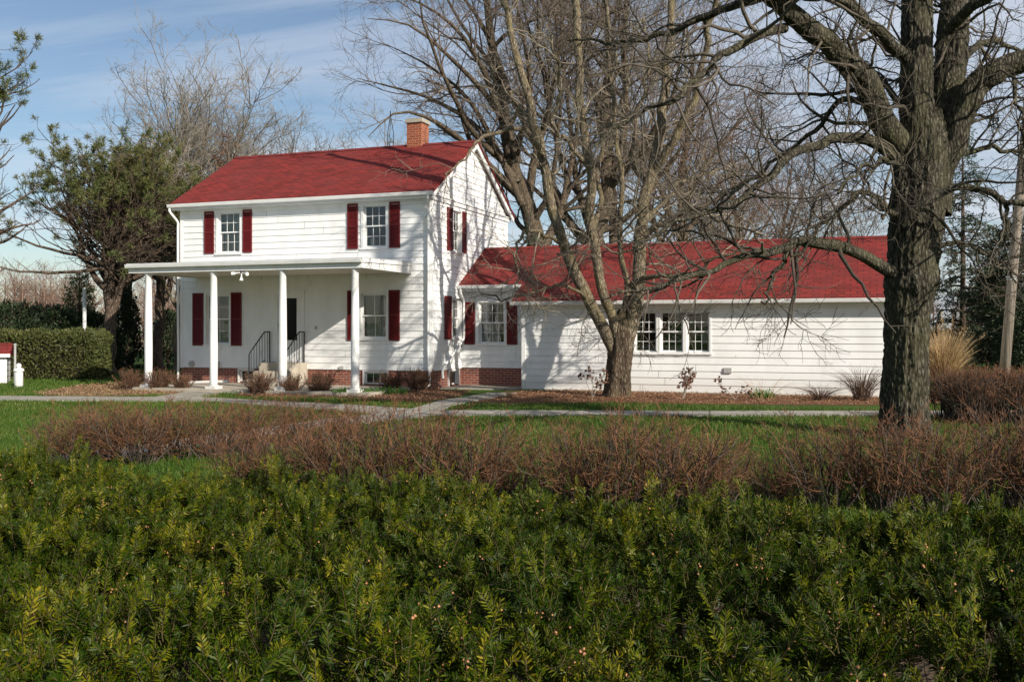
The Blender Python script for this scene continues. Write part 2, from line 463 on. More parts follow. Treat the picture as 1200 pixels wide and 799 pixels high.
def walk_mat():
    k = NT('walk_concrete'); v = k.coord(); n = k.noise(v, 1.6, 7, .65); f = k.noise(v, 60, 4, .6)
    br = k.n('ShaderNodeTexBrick'); br.offset = 0; br.inputs['Scale'].default_value = 1; br.inputs['Brick Width'].default_value = 1.4; br.inputs['Row Height'].default_value = 9.0
    br.inputs['Mortar Size'].default_value = .02; k.l(k.coord(rot=(0, 0, .2)), br.inputs['Vector'])
    c = k.ramp(n, [(.3, (.24, .215, .175)), (.55, (.36, .33, .275)), (.75, (.45, .415, .35))]); c = k.mix(k.math('MULTIPLY', f, .35), c, (.2, .18, .15)); c = k.mix(k.math('MULTIPLY', br.outputs['Fac'], .75), c, (.07, .06, .045))
    k.bump(f, .4, .006); return k.base(c, .92, .2)
M['walk'] = walk_mat()
def mulch_mat(name, a, b, c):
    k = NT(name); v = k.coord(); n = k.noise(v, 3, 5, 0.6); vo = k.n('ShaderNodeTexVoronoi'); vo.inputs['Scale'].default_value = 26
    k.l(v, vo.inputs['Vector'])
    col = k.mix(k.math('MULTIPLY', vo.outputs['Color'], 0.8), a, b); col = k.mix(k.ramp(n, [(0.45, (0, 0, 0)), (0.7, (0.8, 0.8, 0.8))]), col, c)
    k.bump(vo.outputs['Distance'], 0.8, 0.03); return k.base(col, 0.95, 0.1)
M['mulch'] = mulch_mat('wood_mulch', (0.11, 0.050, 0.026), (0.26, 0.14, 0.075), (0.20, 0.095, 0.05))
M['leaflitter'] = mulch_mat('dry_leaf_litter', (0.13, 0.075, 0.04), (0.30, 0.20, 0.11), (0.16, 0.10, 0.05))
M['soil'] = mulch_mat('bare_soil', (0.05, 0.035, 0.022), (0.10, 0.07, 0.045), (0.07, 0.05, 0.03))

NOGRASS = []
walks = [
 ([(470,481),(620,481.5),(800,482),(1000,482),(1120,482),(1500,481),(1500,488),(1120,487.5),(800,488),(620,487.6),(505,487.6),(470,488)], 0.018),
 ([(-400,464),(0,464.6),(150,465.6),(240,466),(330,471),(420,475.5),(485,480),(512,487),(470,489.5),(400,482.5),(320,476.5),(250,471.5),(0,469.5),(-400,468.5)], 0.022),
 ([(238,456),(300,455.4),(250,463),(215,468.8),(170,467.8),(205,462)], 0.026),
 ([(470,484),(515,470.5),(545,466),(575,461),(606,461),(578,467),(560,470),(530,475.5),(508,487)], 0.030),
 ([(475,483),(383,492.5),(217,516),(40,540),(-250,578),(-250,600),(40,553),(217,527),(383,501),(505,489)], 0.034)]
for i, (p, z) in enumerate(walks):
    o, P = sheet('garden_walk', p, z, M['walk'], thick=z + 0.05); NOGRASS.append(P); tag(o, kind='structure')
beds = [
 ('mulch_bed', [(275,463),(300,458),(420,458),(512,457),(552,459),(528,467),(500,473),(440,469),(380,467),(300,466)], 0.004, 'mulch'),
 ('mulch_bed', [(545,471),(572,466),(600,459),(700,456),(1090,457),(1130,462),(1125,473),(1000,475),(800,473.5),(640,473),(575,474)], 0.006, 'mulch'),
 ('leaf_litter', [(40,461),(95,452),(150,448),(222,451),(238,457),(200,463),(120,465),(50,464)], 0.005, 'leaflitter')]
BEDS = []
for i, (nm, p, z, m) in enumerate(beds):
    o, P = sheet(nm, p, z, M[m], jag=0.06, seed=i); NOGRASS.append(P); BEDS.append((P, m)); tag(o, kind='structure')
o, P = sheet('soil', [(-4.5,1.0),(5.5,1.0),(5.5,6.3),(-4.5,6.3)], 0.005, M['soil'], jag=0.08, seed=9, pix=False); tag(o, kind='structure'); NOGRASS.append(P)
o, P = sheet('brown_field', [(-900,74),(900,74),(900,420),(-900,420)], 0.02, mottled('winter_field', (0.12, 0.085, 0.045), (0.19, 0.13, 0.07), 0.05, 0.95), pix=False); tag(o, kind='structure')
# connector pad
o, P = sheet('entry_pad', [tuple(HW(t, s)[:2]) for t, s in ((0.02, 0.6), (2.2, 0.9), (2.2, 2.18), (0.02, 2.18))], 0.040, M['walk'], thick=0.08, pix=False); tag(o, kind='structure'); NOGRASS.append(P)

# ------------------------------------------------------------------ the house
ROT = math.atan2(U2[1], U2[0])
house = empty('farmhouse', (C0[0], C0[1], 0), ROT, 'white clapboard farmhouse with red shingled roofs, red shutters and a columned porch', 'house')
HL = 8.39; HD = 6.12; RIDGE = 7.47; EAVE = 5.35
SL = 0.589
class Plane:
    """a wall plane: origin, along, outward (in house axes)"""
    def __init__(s, o, a, n): s.o = np.array(o, float); s.a = np.array([*a, 0.0]); s.n = np.array([*n, 0.0])
    def p(s, a, z, out=0.0): return np.array([s.o[0], s.o[1], 0]) + s.a * a + s.n * out + np.array([0, 0, z])
    def M(s): return (np.stack([s.a, s.n, np.array([0, 0, 1.0])], 1), np.array([s.o[0], s.o[1], 0.0]))
    def box(s, mb, a0, a1, z0, z1, o0, o1): mb.box((a0, o0, z0), (a1, o1, z1), s.M())
FRONT = Plane((0, 0), (1, 0), (0, -1))
RIGHT = Plane((0, 0), (0, 1), (1, 0))
LEFT = Plane((-HL, 0), (0, 1), (-1, 0))
BACK = Plane((0, HD), (1, 0), (0, 1))
CONN = Plane((0, 2.2), (1, 0), (0, -1))
WING = Plane((0, 1.3), (1, 0), (0, -1))
W0, W1 = 2.23, 12.35
WR = Plane((W1, 1.3), (0, 1), (1, 0))

SEAMS = MB()
M['seam'] = mottled('weathered_board_gap', (0.22, 0.21, 0.19), (0.36, 0.35, 0.32), 4, .9)
def siding(mb, pl, a0, a1, z0, z1, holes=(), exp=0.186, apex=None, lap=0.019, seed=0, joints=True):
    """lapped boards; apex=(a,z) trims to a gable"""
    rng = np.random.default_rng(seed)
    zs = set([z0, z1]); k = z0
    while k < z1 - 1e-6: zs.add(round(k, 5)); k += exp
    for h in holes:
        for z in (h[2], h[3]):
            if z0 < z < z1: zs.add(z)
    zs = sorted(zs)
    def off(z, top): # how far a board stands out at this height
        f = ((z - z0) / exp) % 1.0
        if top and f < 1e-4: f = 1.0
        if not top and f > 1 - 1e-4: f = 0.0
        return 0.004 + lap * (1 - f)
    for zb, zt in zip(zs[:-1], zs[1:]):
        if zt - zb < 1e-4: continue
        A0 = [a0, a0]; A1 = [a1, a1]
        if apex:
            for i, z in enumerate((zb, zt)):
                f = (z - z0) / (apex[1] - z0); A0[i] = a0 + (apex[0] - a0) * f; A1[i] = a1 + (apex[0] - a1) * f
        spans = [(None, None)]
        cuts = sorted([(h[0], h[1]) for h in holes if h[2] < zt - 1e-5 and h[3] > zb + 1e-5])
        segs = []; cur = None
        for c in cuts:
            segs.append((cur, c[0])); cur = c[1]
        segs.append((cur, None))
        f = ((zb - z0) / exp) % 1.0
        isb = f < 1e-4 or f > 1 - 1e-4
        for l, r in segs:
            lb, lt = (A0 if l is None else (l, l)); rb, rt = (A1 if r is None else (r, r))
            if rb - lb < 1e-3 and rt - lt < 1e-3: continue
            ob, ot = off(zb, False), off(zt, True)
            mb.add([pl.p(lb, zb, ob), pl.p(rb, zb, ob), pl.p(rt, zt, ot), pl.p(lt, zt, ot)], [[0, 1, 2, 3]])
            if isb: mb.add([pl.p(lb, zb, 0.003), pl.p(rb, zb, 0.003), pl.p(rb, zb, ob), pl.p(lb, zb, ob)], [[0, 1, 2, 3]])
            if joints and isb and rb - lb > 1.5 and zt - zb > 0.05:
                for _ in range(int((rb - lb) / 2.6)):
                    j = rng.uniform(lb + .3, rb - .3)
                    # a butt joint: a narrow batten-less gap shown by a thin proud strip
                    SEAMS.add([pl.p(j, zb, ob + .002), pl.p(j + .011, zb, ob + .002), pl.p(j + .011, zt, ot + .002), pl.p(j, zt, ot + .002)], [[0, 1, 2, 3]])

SH_GROUP = None
def shutter(pl, a0, a1, z0, z1):
    mb = MB(); w = a1 - a0; st = 0.045
    pl.box(mb, a0, a0 + st, z0, z1, 0.022, 0.055); pl.box(mb, a1 - st, a1, z0, z1, 0.022, 0.055)
    mid = (z0 + z1) / 2
    for za, zb in ((z0, z0 + .06), (mid - .03, mid + .03), (z1 - .06, z1)): pl.box(mb, a0 + st, a1 - st, za, zb, 0.022, 0.053)
    for za, zb in ((z0 + .06, mid - .03), (mid + .03, z1 - .06)):
        n = max(3, int((zb - za) / 0.036)); h = (zb - za) / n
        for i in range(n):
            z = za + i * h
            mb.add([pl.p(a0 + st, z, .048), pl.p(a1 - st, z, .048), pl.p(a1 - st, z + h * 1.1, .028), pl.p(a0 + st, z + h * 1.1, .028)], [[0, 1, 2, 3]])
            mb.add([pl.p(a0 + st, z, .026), pl.p(a1 - st, z, .026), pl.p(a1 - st, z, .048), pl.p(a0 + st, z, .048)], [[0, 1, 2, 3]])
    mb.build('shutter', M['shutter'], house)

def window(pl, a0, a1, z0, z1, cols=3, rows=2, trim=0.10, sill=True, curtain=None, split=True, depth=0.10, name='window', side=None):
    """glass opening a0..a1, z0..z1; double hung; the returned rectangle is what the boards leave open"""
    a0 -= .045; a1 += .045; z0 -= .04; z1 += .045
    f = MB(); tr = trim - .025
    for x0, x1, y0, y1 in ((a0 - tr, a0, z0 - .03, z1 + tr), (a1, a1 + tr, z0 - .03, z1 + tr), (a0, a1, z1, z1 + tr)):
        pl.box(f, x0, x1, y0, y1, -0.02, 0.036)
    # the jambs
    pl.box(f, a0 - .03, a0 + .012, z0, z1 + .001, -depth - .05, -.021); pl.box(f, a1 - .012, a1 + .03, z0, z1 + .001, -depth - .05, -.021)
    pl.box(f, a0 + .012, a1 - .012, z1 - .012, z1 + .03, -depth - .05, -.021)
    fo = f.build('window', M['trim'], house); fo.name = name
    if sill:
        s = MB(); pl.box(s, a0 - tr - .02, a1 + tr + .02, z0 - .075, z0 - .031, -0.02, 0.065); pl.box(s, a0 - .03, a1 + .03, z0 - .030, z0, -depth - .05, 0.034)
        s.build('sill', M['trim'], fo)
    zm = (z0 + z1) / 2
    halves = [(zm - .018, z1 - .012, -.045), (z0, zm + .018, -.085)] if split else [(z0, z1 - .012, -.06)]
    for k, (b, t, o) in enumerate(halves):
        s = MB(); st = 0.038; l, r = a0 + .012, a1 - .012
        pl.box(s, l, l + st, b, t, o - .03, o); pl.box(s, r - st, r, b, t, o - .03, o)
        pl.box(s, l + st, r - st, b, b + st, o - .03, o); pl.box(s, l + st, r - st, t - st, t, o - .03, o)
        iw = r - l - 2 * st; ih = t - b - 2 * st
        for c in range(1, cols):
            x = l + st + iw * c / cols; pl.box(s, x - .007, x + .007, b + st, t - st, o - .022, o - .004)
        for c in range(1, rows):
            z = b + st + ih * c / rows
            for q in range(cols):
                pl.box(s, l + st + iw * q / cols + (.007 if q else 0), l + st + iw * (q + 1) / cols - (.007 if q < cols - 1 else 0), z - .007, z + .007, o - .021, o - .005)
        s.build('sash', M['trim'], fo)
        p = MB(); p.add([pl.p(l + st, b + st, o - .014), pl.p(r - st, b + st, o - .014), pl.p(r - st, t - st, o - .014), pl.p(l + st, t - st, o - .014)], [[0, 1, 2, 3]])
        p.build('pane', M['glass'], fo)
    if curtain:
        rng = np.random.default_rng(int(abs(a0) * 100) + 7)
        for (c0, c1, cz0, cz1) in curtain:
            x0 = a0 + (a1 - a0) * c0; x1 = a0 + (a1 - a0) * c1; n = max(6, int((x1 - x0) / .022))
            xs = np.linspace(x0, x1, n + 1); oo = -depth - .13 + .022 * np.sin(np.arange(n + 1) * 1.9 + rng.random() * 6) + rng.normal(0, .004, n + 1)
            zA = z0 + (z1 - z0) * cz0; zB = z0 + (z1 - z0) * cz1
            v = [pl.p(x, zA, o_) for x, o_ in zip(xs, oo)] + [pl.p(x, zB, o_ * .98) for x, o_ in zip(xs, oo)]
            cm = MB(); cm.add(v, [[i, i + 1, n + 2 + i, n + 1 + i] for i in range(n)]); cm.build('curtain', M['curtain'], fo)
    return (a0 - tr, a1 + tr, z0 - .07, z1 + tr)

def front_rect(pl, s, x0, x1, y0, y1):
    t0, t1 = t_of(x0, s), t_of(x1, s); tm = (t0 + t1) / 2
    return t0, t1, z_of(y1, tm, s), z_of(y0, tm, s)
def side_rect(x0, x1, y0l, y0r, y1l, y1r):   # on the right gable: pixels -> s, z
    s0, s1 = s_of(x0, 0), s_of(x1, 0)
    return s0, s1, (z_of(y1l, 0, s0) + z_of(y1r, 0, s1)) / 2, (z_of(y0l, 0, s0) + z_of(y0r, 0, s1)) / 2

# --- front wall openings
holesF = []
CUR_L = [(0.02, 0.42, 0.0, 1.0), (0.58, 0.98, 0.0, 1.0)]
r = front_rect(FRONT, 0, 257.5, 280, 250.5, 294); holesF.append(window(FRONT, *r, curtain=[(0, .47, 0, 1), (.5, 1, 0, 1)]))
shutter(FRONT, t_of(240.5, 0), t_of(251.5, 0), r[2] - .07, r[3] + .09); shutter(FRONT, t_of(285.5, 0), t_of(296, 0), r[2] - .07, r[3] + .09)
r = front_rect(FRONT, 0, 428, 451, 242, 287.5); holesF.append(window(FRONT, *r, curtain=[(.12, .34, 0, .24)]))
shutter(FRONT, t_of(407.8, 0), t_of(420, 0), r[2] - .09, r[3] + .10); shutter(FRONT, t_of(457, 0), t_of(469.3, 0), r[2] - .09, r[3] + .10)
r = front_rect(FRONT, 0, 243.5, 267.5, 347, 401); holesF.append(window(FRONT, *r, cols=2, rows=2, curtain=[(.0, .3, 0, 1), (.32, .99, 0, .8), (.72, 1, 0, 1)]))
shutter(FRONT, t_of(226.7, 0), t_of(239, 0), r[2] - .10, r[3] + .10); shutter(FRONT, t_of(271.6, 0), t_of(283.7, 0), r[2] - .10, r[3] + .10)
r = front_rect(FRONT, 0, 425, 451.3, 346, 394); holesF.append(window(FRONT, *r, cols=2, rows=1, curtain=[(.02, .98, .5, 1), (.05, .95, 0, .5)]))
shutter(FRONT, t_of(407.8, 0), t_of(420, 0), r[2] - .12, r[3] + .14); shutter(FRONT, t_of(456.5, 0), t_of(469, 0), r[2] - .12, r[3] + .14)
# --- the front door
d0, d1 = t_of(326, 0), t_of(351.5, 0); dz0 = 0.80; dz1 = z_of(345, (d0 + d1) / 2, 0)
dm = MB(); FRONT.box(dm, d0 - .16, d0, dz0 - .06, dz1 + .14, -.06, .038); FRONT.box(dm, d1, d1 + .16, dz0 - .06, dz1 + .14, -.06, .038)
FRONT.box(dm, d0, d1, dz1, dz1 + .14, -.06, .038); FRONT.box(dm, d0, d1, dz0 - .06, dz0, -.06, .045)
dm.build('door_frame', M['trim'], house)
g0, g1 = t_of(332.5, 0), t_of(348, 0); gz0 = z_of(398.5, g0, 0); gz1 = z_of(349.5, g0, 0)
dm = MB(); FRONT.box(dm, d0, g0, dz0, dz1, -.05, .012); FRONT.box(dm, g1, d1, dz0, dz1, -.05, .012)
FRONT.box(dm, g0, g1, dz0, gz0, -.05, .012); FRONT.box(dm, g0, g1, gz1, dz1, -.05, .012)
FRONT.box(dm, g0 + .06, g1 - .06, dz0 + .16, gz0 - .12, .012, .020)
door = dm.build('door', M['trim'], house)
dm = MB(); FRONT.box(dm, g0, g1, gz0, gz1, -.035, -.012); dm.build('door_glass', M['darkglass'], door)
dm = MB(); FRONT.box(dm, d0 + .05, d0 + .075, 1.72, 1.90, .012, .05); dm.tube([FRONT.p(d0 + .062, 1.76, .05), FRONT.p(d0 + .062, 1.86, .06)], .014, 8); dm.build('handle', M['black'], door)
holesF.append((d0 - .16, d1 + .16, dz0 - .06, dz1 + .14))
# --- front cellar windows in the brick
BR = 0.54; holesB = []
r = front_rect(FRONT, 0, 428.5, 452, 434.8, 448.5); holesB.append(window(FRONT, r[0], r[1], r[2], BR - .09, cols=3, rows=1, trim=.06, sill=False, split=False, name='cellar_window'))
r = front_rect(FRONT, 0, 282, 296, 434, 445.5); holesB.append(window(FRONT, r[0], r[1], r[2], BR - .09, cols=2, rows=1, trim=.06, sill=False, split=False, name='cellar_window'))
# --- right gable openings
holesR = []
r = side_rect(530.5, 538.8, 248, 251, 293, 291.5); holesR.append(window(RIGHT, *r, cols=3, rows=2, curtain=[(0, 1, 0, 1)]))
shutter(RIGHT, s_of(523, 0), s_of(529.3, 0) - .02, r[2] - .07, r[3] + .09); shutter(RIGHT, s_of(539.9, 0) + .02, s_of(545, 0), r[2] - .07, r[3] + .09)
r = side_rect(529.5, 538.2, 351, 352, 394, 393.5); holesR.append(window(RIGHT, *r, cols=1, rows=2, curtain=[(.1, .95, 0, 1)]))
shutter(RIGHT, s_of(520, 0), s_of(527.6, 0), r[2] - .09, r[3] + .10)
holesRB = [window(RIGHT, s_of(526.5, 0), s_of(536, 0), .12, BR - .10, cols=1, rows=1, trim=.07, sill=False, split=False, name='cellar_window')]

# --- walls
sd = MB()
siding(sd, FRONT, -HL + .09, -.09, BR, EAVE, holesF, seed=1)
siding(sd, RIGHT, .09, HD - .09, BR, EAVE + .05, [(h[0], h[1], h[2], h[3]) for h in holesR] + [(2.22, 8, 0, 3.0)] , seed=2)
siding(sd, LEFT, .0, HD, BR, EAVE, [], seed=3); siding(sd, BACK, -HL, 0, BR, EAVE, [], seed=4)
gz = EAVE + .05
siding(sd, RIGHT, -.02, HD + .02, gz + .02, RIDGE - .10, [], apex=(HD / 2, RIDGE - .10), seed=5, joints=False)
siding(sd, LEFT, -.02, HD + .02, gz + .02, RIDGE - .10, [], apex=(HD / 2, RIDGE - .10), seed=6, joints=False)
sd.build('wall', M['siding'], house)
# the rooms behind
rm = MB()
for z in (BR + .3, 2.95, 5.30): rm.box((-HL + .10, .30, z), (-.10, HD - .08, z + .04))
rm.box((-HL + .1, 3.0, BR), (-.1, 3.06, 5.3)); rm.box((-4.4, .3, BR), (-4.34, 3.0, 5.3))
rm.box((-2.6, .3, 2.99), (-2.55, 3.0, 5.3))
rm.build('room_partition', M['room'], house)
# corner boards, frieze
tb = MB()
for pl, a in ((FRONT, -HL), (FRONT, -.09), (RIGHT, 0.0), (RIGHT, HD - .09)):
    o0 = -.03 if pl is FRONT else .0
    pl.box(tb, a, a + .09, BR - .02, EAVE, o0 if pl is FRONT else -.03, .030)
LEFT.box(tb, .0, .09, BR - .02, EAVE, -.03, .030)
FRONT.box(tb, -HL + .09, -.09, EAVE - .17, EAVE - .005, .0, .034)
tb.build('corner_board', M['trim'], house)
tb = MB(); RIGHT.box(tb, -.02, HD + .25, gz - .10, gz + .02, .0, .055); RIGHT.box(tb, -.04, HD + .27, gz + .02, gz + .05, .0, .085); tb.build('gable_trim', M['trim'], house)
# foundation
fb = MB()
def brick_wall(pl, a0, a1, z0, z1, holes, th=.22, out=-.012):
    segs = []; cur = a0
    for h in sorted(holes):
        pl.box(fb, cur, h[0] + .002, z0, z1, out - th, out); pl.box(fb, h[0] + .002, h[1] - .002, z0, h[2] + .05, out - th, out - .001)
        cur = h[1] - .002
        if h[3] < z1: pl.box(fb, h[0] + .002, h[1] - .002, h[3] - .002, z1, out - th, out - .001)
    pl.box(fb, cur, a1, z0, z1, out - th, out)
brick_wall(FRONT, -HL + .02, -.012, -.1, BR - .004, holesB)
brick_wall(RIGHT, .24, HD, -.1, BR - .003, holesRB)
brick_wall(LEFT, .24, HD, -.1, BR - .003, [])
brick_wall(CONN, .0, W0, -.1, .56, [], out=-.02)
fb.build('foundation', M['brick'], house)

# --- main roof
def roof_slab(mb, t0, t1, s0, z0, s1, z1, th=.07):
    mb.prism([[t0, s0, z0], [t0, s1, z1], [t0, s1, z1 - th], [t0, s0, z0 - th]], [t1 - t0, 0, 0])
rf = MB(); es = -.28; ez = RIDGE - SL * (HD / 2 - es)
roof_slab(rf, -HL - .20, .20, es, ez, HD / 2, RIDGE); roof_slab(rf, -HL - .20, .20, HD - es, ez, HD / 2 + .001, RIDGE)
roof = rf.build('roof', M['roof'], house)
rc = MB(); rc.prism([[-HL - .205, HD / 2 - .14, RIDGE - .065], [-HL - .205, HD / 2, RIDGE + .022], [-HL - .205, HD / 2 + .14, RIDGE - .065]], [HL + .41, 0, 0]); rc.build('ridge_cap', M['roof'], roof)
for sg in (0, 1):     # rake boards at both ends
    tr = MB()
    tt = .13 if sg else -HL - .165
    for s0, s1 in ((es + .01, HD / 2), (HD - es - .01, HD / 2)):
        a = RIDGE - SL * abs(s0 - HD / 2) - .072; b = RIDGE - .072
        tr.prism([[tt, s0, a], [tt, s1, b], [tt, s1, b - .17], [tt, s0, a - .15]], [.035, 0, 0])
        tr.prism([[tt if sg else tt + .035, s0, a - .002], [tt if sg else tt + .035, s1, b - .002], [tt if sg else tt + .035, s1, b - .03], [tt if sg else tt + .035, s0, a - .03]], [(-.13 if sg else .13), 0, 0])
    tr.build('rake_board', M['trim'], roof)
tr = MB(); tr.box((-HL - .16, es + .03, EAVE - .03), (.125, .03, EAVE - .004)); tr.box((-HL - .16, es + .01, EAVE - .045), (.125, es + .03, ez - .075)); tr.build('soffit', M['trim'], roof)
def gutter(t0, t1, s, z, par, nm='gutter'):
    mb = MB(); prof = [(0, 0), (-.02, -.075), (-.06, -.10), (-.105, -.085), (-.125, -.01), (-.125, .004), (-.115, .004), (-.112, -.01), (-.097, -.075), (-.06, -.087), (-.028, -.068), (-.012, 0)]
    mb.prism([[t0, s + a, z + b] for a, b in prof], [t1 - t0, 0, 0]); return mb.build(nm, M['trim'], par)
gutter(-HL - .21, .21, es + .008, ez - .035, house)
def pipe(pts, r=.036, nm='downspout'):
    mb = MB(); mb.tube(spline(pts, 8 * len(pts)), r, 10); return mb.build(nm, M['trim'], house)
pipe([(-HL - .15, es - .05, ez - .13), (-HL - .15, es - .04, ez - .25), (-HL - .05, -.07, ez - .55), (-HL - .05, -.07, ez - .8), (-HL - .05, -.07, 2.5), (-HL - .05, -.07, .2), (-HL - .07, -.3, .1)])
pipe([(.08, es - .05, ez - .13), (.06, es - .03, ez - .22), (-.04, -.08, ez - .45), (-.04, -.08, ez - .7), (-.04, -.08, 3), (-.04, -.08, .9), (.0, -.09, .35), (-.03, -.14, .12), (-.35, -.42, .05)])

# --- chimney
c0, c1 = t_of(481, HD / 2 + .1), t_of(498, HD / 2 + .1); ct = (c0 + c1) / 2; cz = z_of(145, ct, HD / 2)
cm = MB(); cm.box((c0, HD / 2 - .16, 6.6), (c1, HD / 2 + .38, cz)); ch = cm.build('chimney', M['chimney_brick'], house)
cm = MB(); cm.box((c0 - .05, HD / 2 - .21, cz + .001), (c1 + .05, HD / 2 + .43, cz + .06)); cm.box((c0 - .03, HD / 2 - .19, cz + .061), (c1 + .03, HD / 2 + .41, cz + .13)); cm.build('chimney_cap', M['cap'], ch)

# --- porch
PS = -2.95; PT0, PT1 = -7.86, -.54
pr = MB()
zf0, zf1, zw = 3.24, 3.50, 3.58
pr.prism([[PT0, PS, zf1 - .03], [PT0, -.03, zw - .03], [PT0, -.03, zw], [PT0, PS, zf1]], [PT1 - PT0, 0, 0])
proof = pr.build('porch_roof', mottled('porch_roof_metal', (0.42, 0.42, 0.42), (0.55, 0.55, 0.54), 2, 0.6), house)
pr = MB(); pr.box((PT0 + .03, PS + .06, zf0), (PT1 - .03, PS + .20, zf1 - .05)); pr.box((PT0 + .03, PS + .20, zf0), (PT0 + .12, -.03, zf1 - .05)); pr.box((PT1 - .12, PS + .20, zf0), (PT1 - .03, -.03, zf1 - .04))
pr.prism([[PT1 - .0, PS, zf1 - .12], [PT1 - .0, -.03, zw - .12], [PT1, -.03, zw - .031], [PT1, PS, zf1 - .031]], [-.03, 0, 0])
pr.prism([[PT0 - .0, PS, zf1 - .12], [PT0 - .0, -.03, zw - .12], [PT0, -.03, zw - .031], [PT0, PS, zf1 - .031]], [.03, 0, 0])
pr.build('fascia', M['trim'], proof)
pr = MB(); pr.box((PT0 + .12, PS + .2, zf0 + .03), (PT1 - .12, -.03, zf0 + .06)); pr.build('porch_ceiling', M['ceiling'], proof)
gutter(PT0, PT1, PS + .05, zf1 - .035, proof)
for px in (174, 250.4, 331.4, 416.2):
    s = -2.74; t = t_of(px, s)
    cb = MB(); cb.lathe([(.0, .20), (.100, .20), (.104, .24), (.108, 1.2), (.100, 2.2), (.090, zf0 - .1), (.098, zf0 - .09), (.098, zf0 - .07), (.11, zf0 - .05), (.11, zf0 - .001), (0, zf0 - .001)], (t, s, 0), 24)
    col = cb.build('porch_column', M['trim'], house, smooth=False)
    for p in col.data.polygons: p.use_smooth = abs(p.normal.z) < .5
    cb = MB(); cb.box((t - .16, s - .16, .10), (t + .16, s + .16, .17)); cb.lathe([(0, .2), (.135, .2), (.145, .185), (.135, .171), (0, .171)], (t, s, 0), 24); cb.build('column_base', M['trim'], col)
pf = MB(); pf.box((PT0 + .1, PS + .02, -.1), (PT1 + .2, -.0, .10)); pf.build('porch_floor', M['concrete'], house)
# flood lamp cluster under the fascia
lp = MB(); s = PS - .02; t = t_of(280, s); z = zf0 - .03
lp.lathe([(0, .06), (.05, .06), (.06, .03), (.05, .0), (0, 0)], (t, PS + .12, z - .031), 12)
lampo = lp.build('porch_lamp', M['black'], house)
for dx, dy, dz in ((-.16, -.05, -.02), (.15, -.06, -.03), (.02, -.04, -.13)):
    lb = MB(); a = np.array([t, PS + .10, z - .02]); b = a + np.array([dx, dy, dz]); lb.tube([a, a * .45 + b * .55, b], [.018, .018, .02], 8)
    lb.tube([b, b + nrm(b - a) * .05, b + nrm(b - a) * .10], [.028, .045, .050], 10); lb.build('lamp_head', M['trim'], lampo)
# stoop
tl, tr_ = t_of(316, 0) - .02, t_of(360.5, 0); st = MB()
st.box((tl, -.50, .101), (tr_ - .16, -.005, .72)); st.box((tl + .02, -.82, .101), (tr_ - .16, -.501, .50)); st.box((tl + .01, -1.12, .101), (tr_ - .16, -.821, .28))
st.prism([[tr_ - .158, 0, .101], [tr_ - .158, -1.3, .101], [tr_ - .158, -1.3, .2], [tr_ - .158, -.5, .73], [tr_ - .158, -.005, .73]], [.158, 0, 0])
stoop = st.build('stoop', M['concrete'], house)
for t in (tl + .06, tr_ - .08):
    rl = MB(); zt = 1.62; a = [(t, -.06, .72), (t, -.06, zt), (t, -.32, zt), (t, -1.02, 1.05), (t, -1.08, .98), (t, -1.09, .25)]
    for p, q in zip(a[:-1], a[1:]): rl.tube([p, q], .018, 6)
    rl.tube([(t, -.32, .80), (t, -1.07, .36)], .012, 6)
    for k in range(7):
        s = -.17 - k * .135; zu = zt if s > -.32 else zt - (-.32 - s) * .57 / .70; zl = .76 if s > -.32 else .80 - (-.32 - s) * .44 / .75
        rl.tube([(t, s, zl - (.05 if s > -.32 else 0)), (t, s, zu)], .008, 5)
    rl.build('stair_railing', M['black'], stoop)
# small fittings on the front wall
x = MB(); t = t_of(225.5, 0); z = z_of(426, t, 0)
for k in range(1): 
    a = np.linspace(0, 2 * math.pi, 17)[:-1]
    x.prism([FRONT.p(t + .09 * math.cos(q), z + .09 * math.sin(q), .02) for q in a], FRONT.n * .06)
x.build('round_vent', M['metal'], house)
x = MB(); t = t_of(257, 0); FRONT.box(x, t - .03, t + .03, .55, .72, .02, .08); t = t_of(401, 0); FRONT.box(x, t - .06, t + .06, z_of(431, t, 0) - .04, z_of(431, t, 0) + .05, .02, .07); t = t_of(371, 0); FRONT.box(x, t - .03, t + .03, z_of(384, t, 0) - .05, z_of(384, t, 0) + .05, .02, .06); x.build('outlet_box', M['metal'], house)

# --- wing and connector
WE_S, WE_Z = 1.0, 2.49; CE_S, CE_Z = 1.90, 3.01; WS, WZ = 4.05, 4.25
wf = MB()
rc_ = front_rect(CONN, 2.2, 563, 589.5, 356, 400.5); hc = [window(CONN, *rc_, cols=4, rows=2, trim=.12, curtain=[(0, .25, 0, 1), (.3, .7, 0, .5)])]
shutter(CONN, t_of(544.8, 2.2), t_of(556.8, 2.2), rc_[2] - .08, rc_[3] + .06); shutter(CONN, t_of(594.4, 2.2), t_of(606.5, 2.2), rc_[2] - .08, rc_[3] + .06)
siding(wf, CONN, .0, W0, .56, 2.95, hc, seed=7, joints=False)
hw = []
for x0, x1 in ((745.5, 767.5), (775.8, 798.7), (806.6, 829.5)):
    a, b, c, d = front_rect(WING, 1.3, x0, x1, 367, 410.5)
    hw.append(window(WING, a, b, c, d, cols=3, rows=2, trim=.07, curtain=[(0, 1, 0, .16)] if x0 < 800 else [(.6, .85, .2, .48)]))
hole = (min(h[0] for h in hw) + .002, max(h[1] for h in hw) - .002, hw[0][2], hw[0][3])
siding(wf, WING, W0 + .10, W1 - .1, .03, 2.42, [hole], seed=8)
siding(wf, WR, .0, 5.5, .03, 2.3, [], seed=9); siding(wf, WR, .0, 5.5, 2.3, WZ - .1, [], apex=(2.75, WZ - .1), seed=10, joints=False)
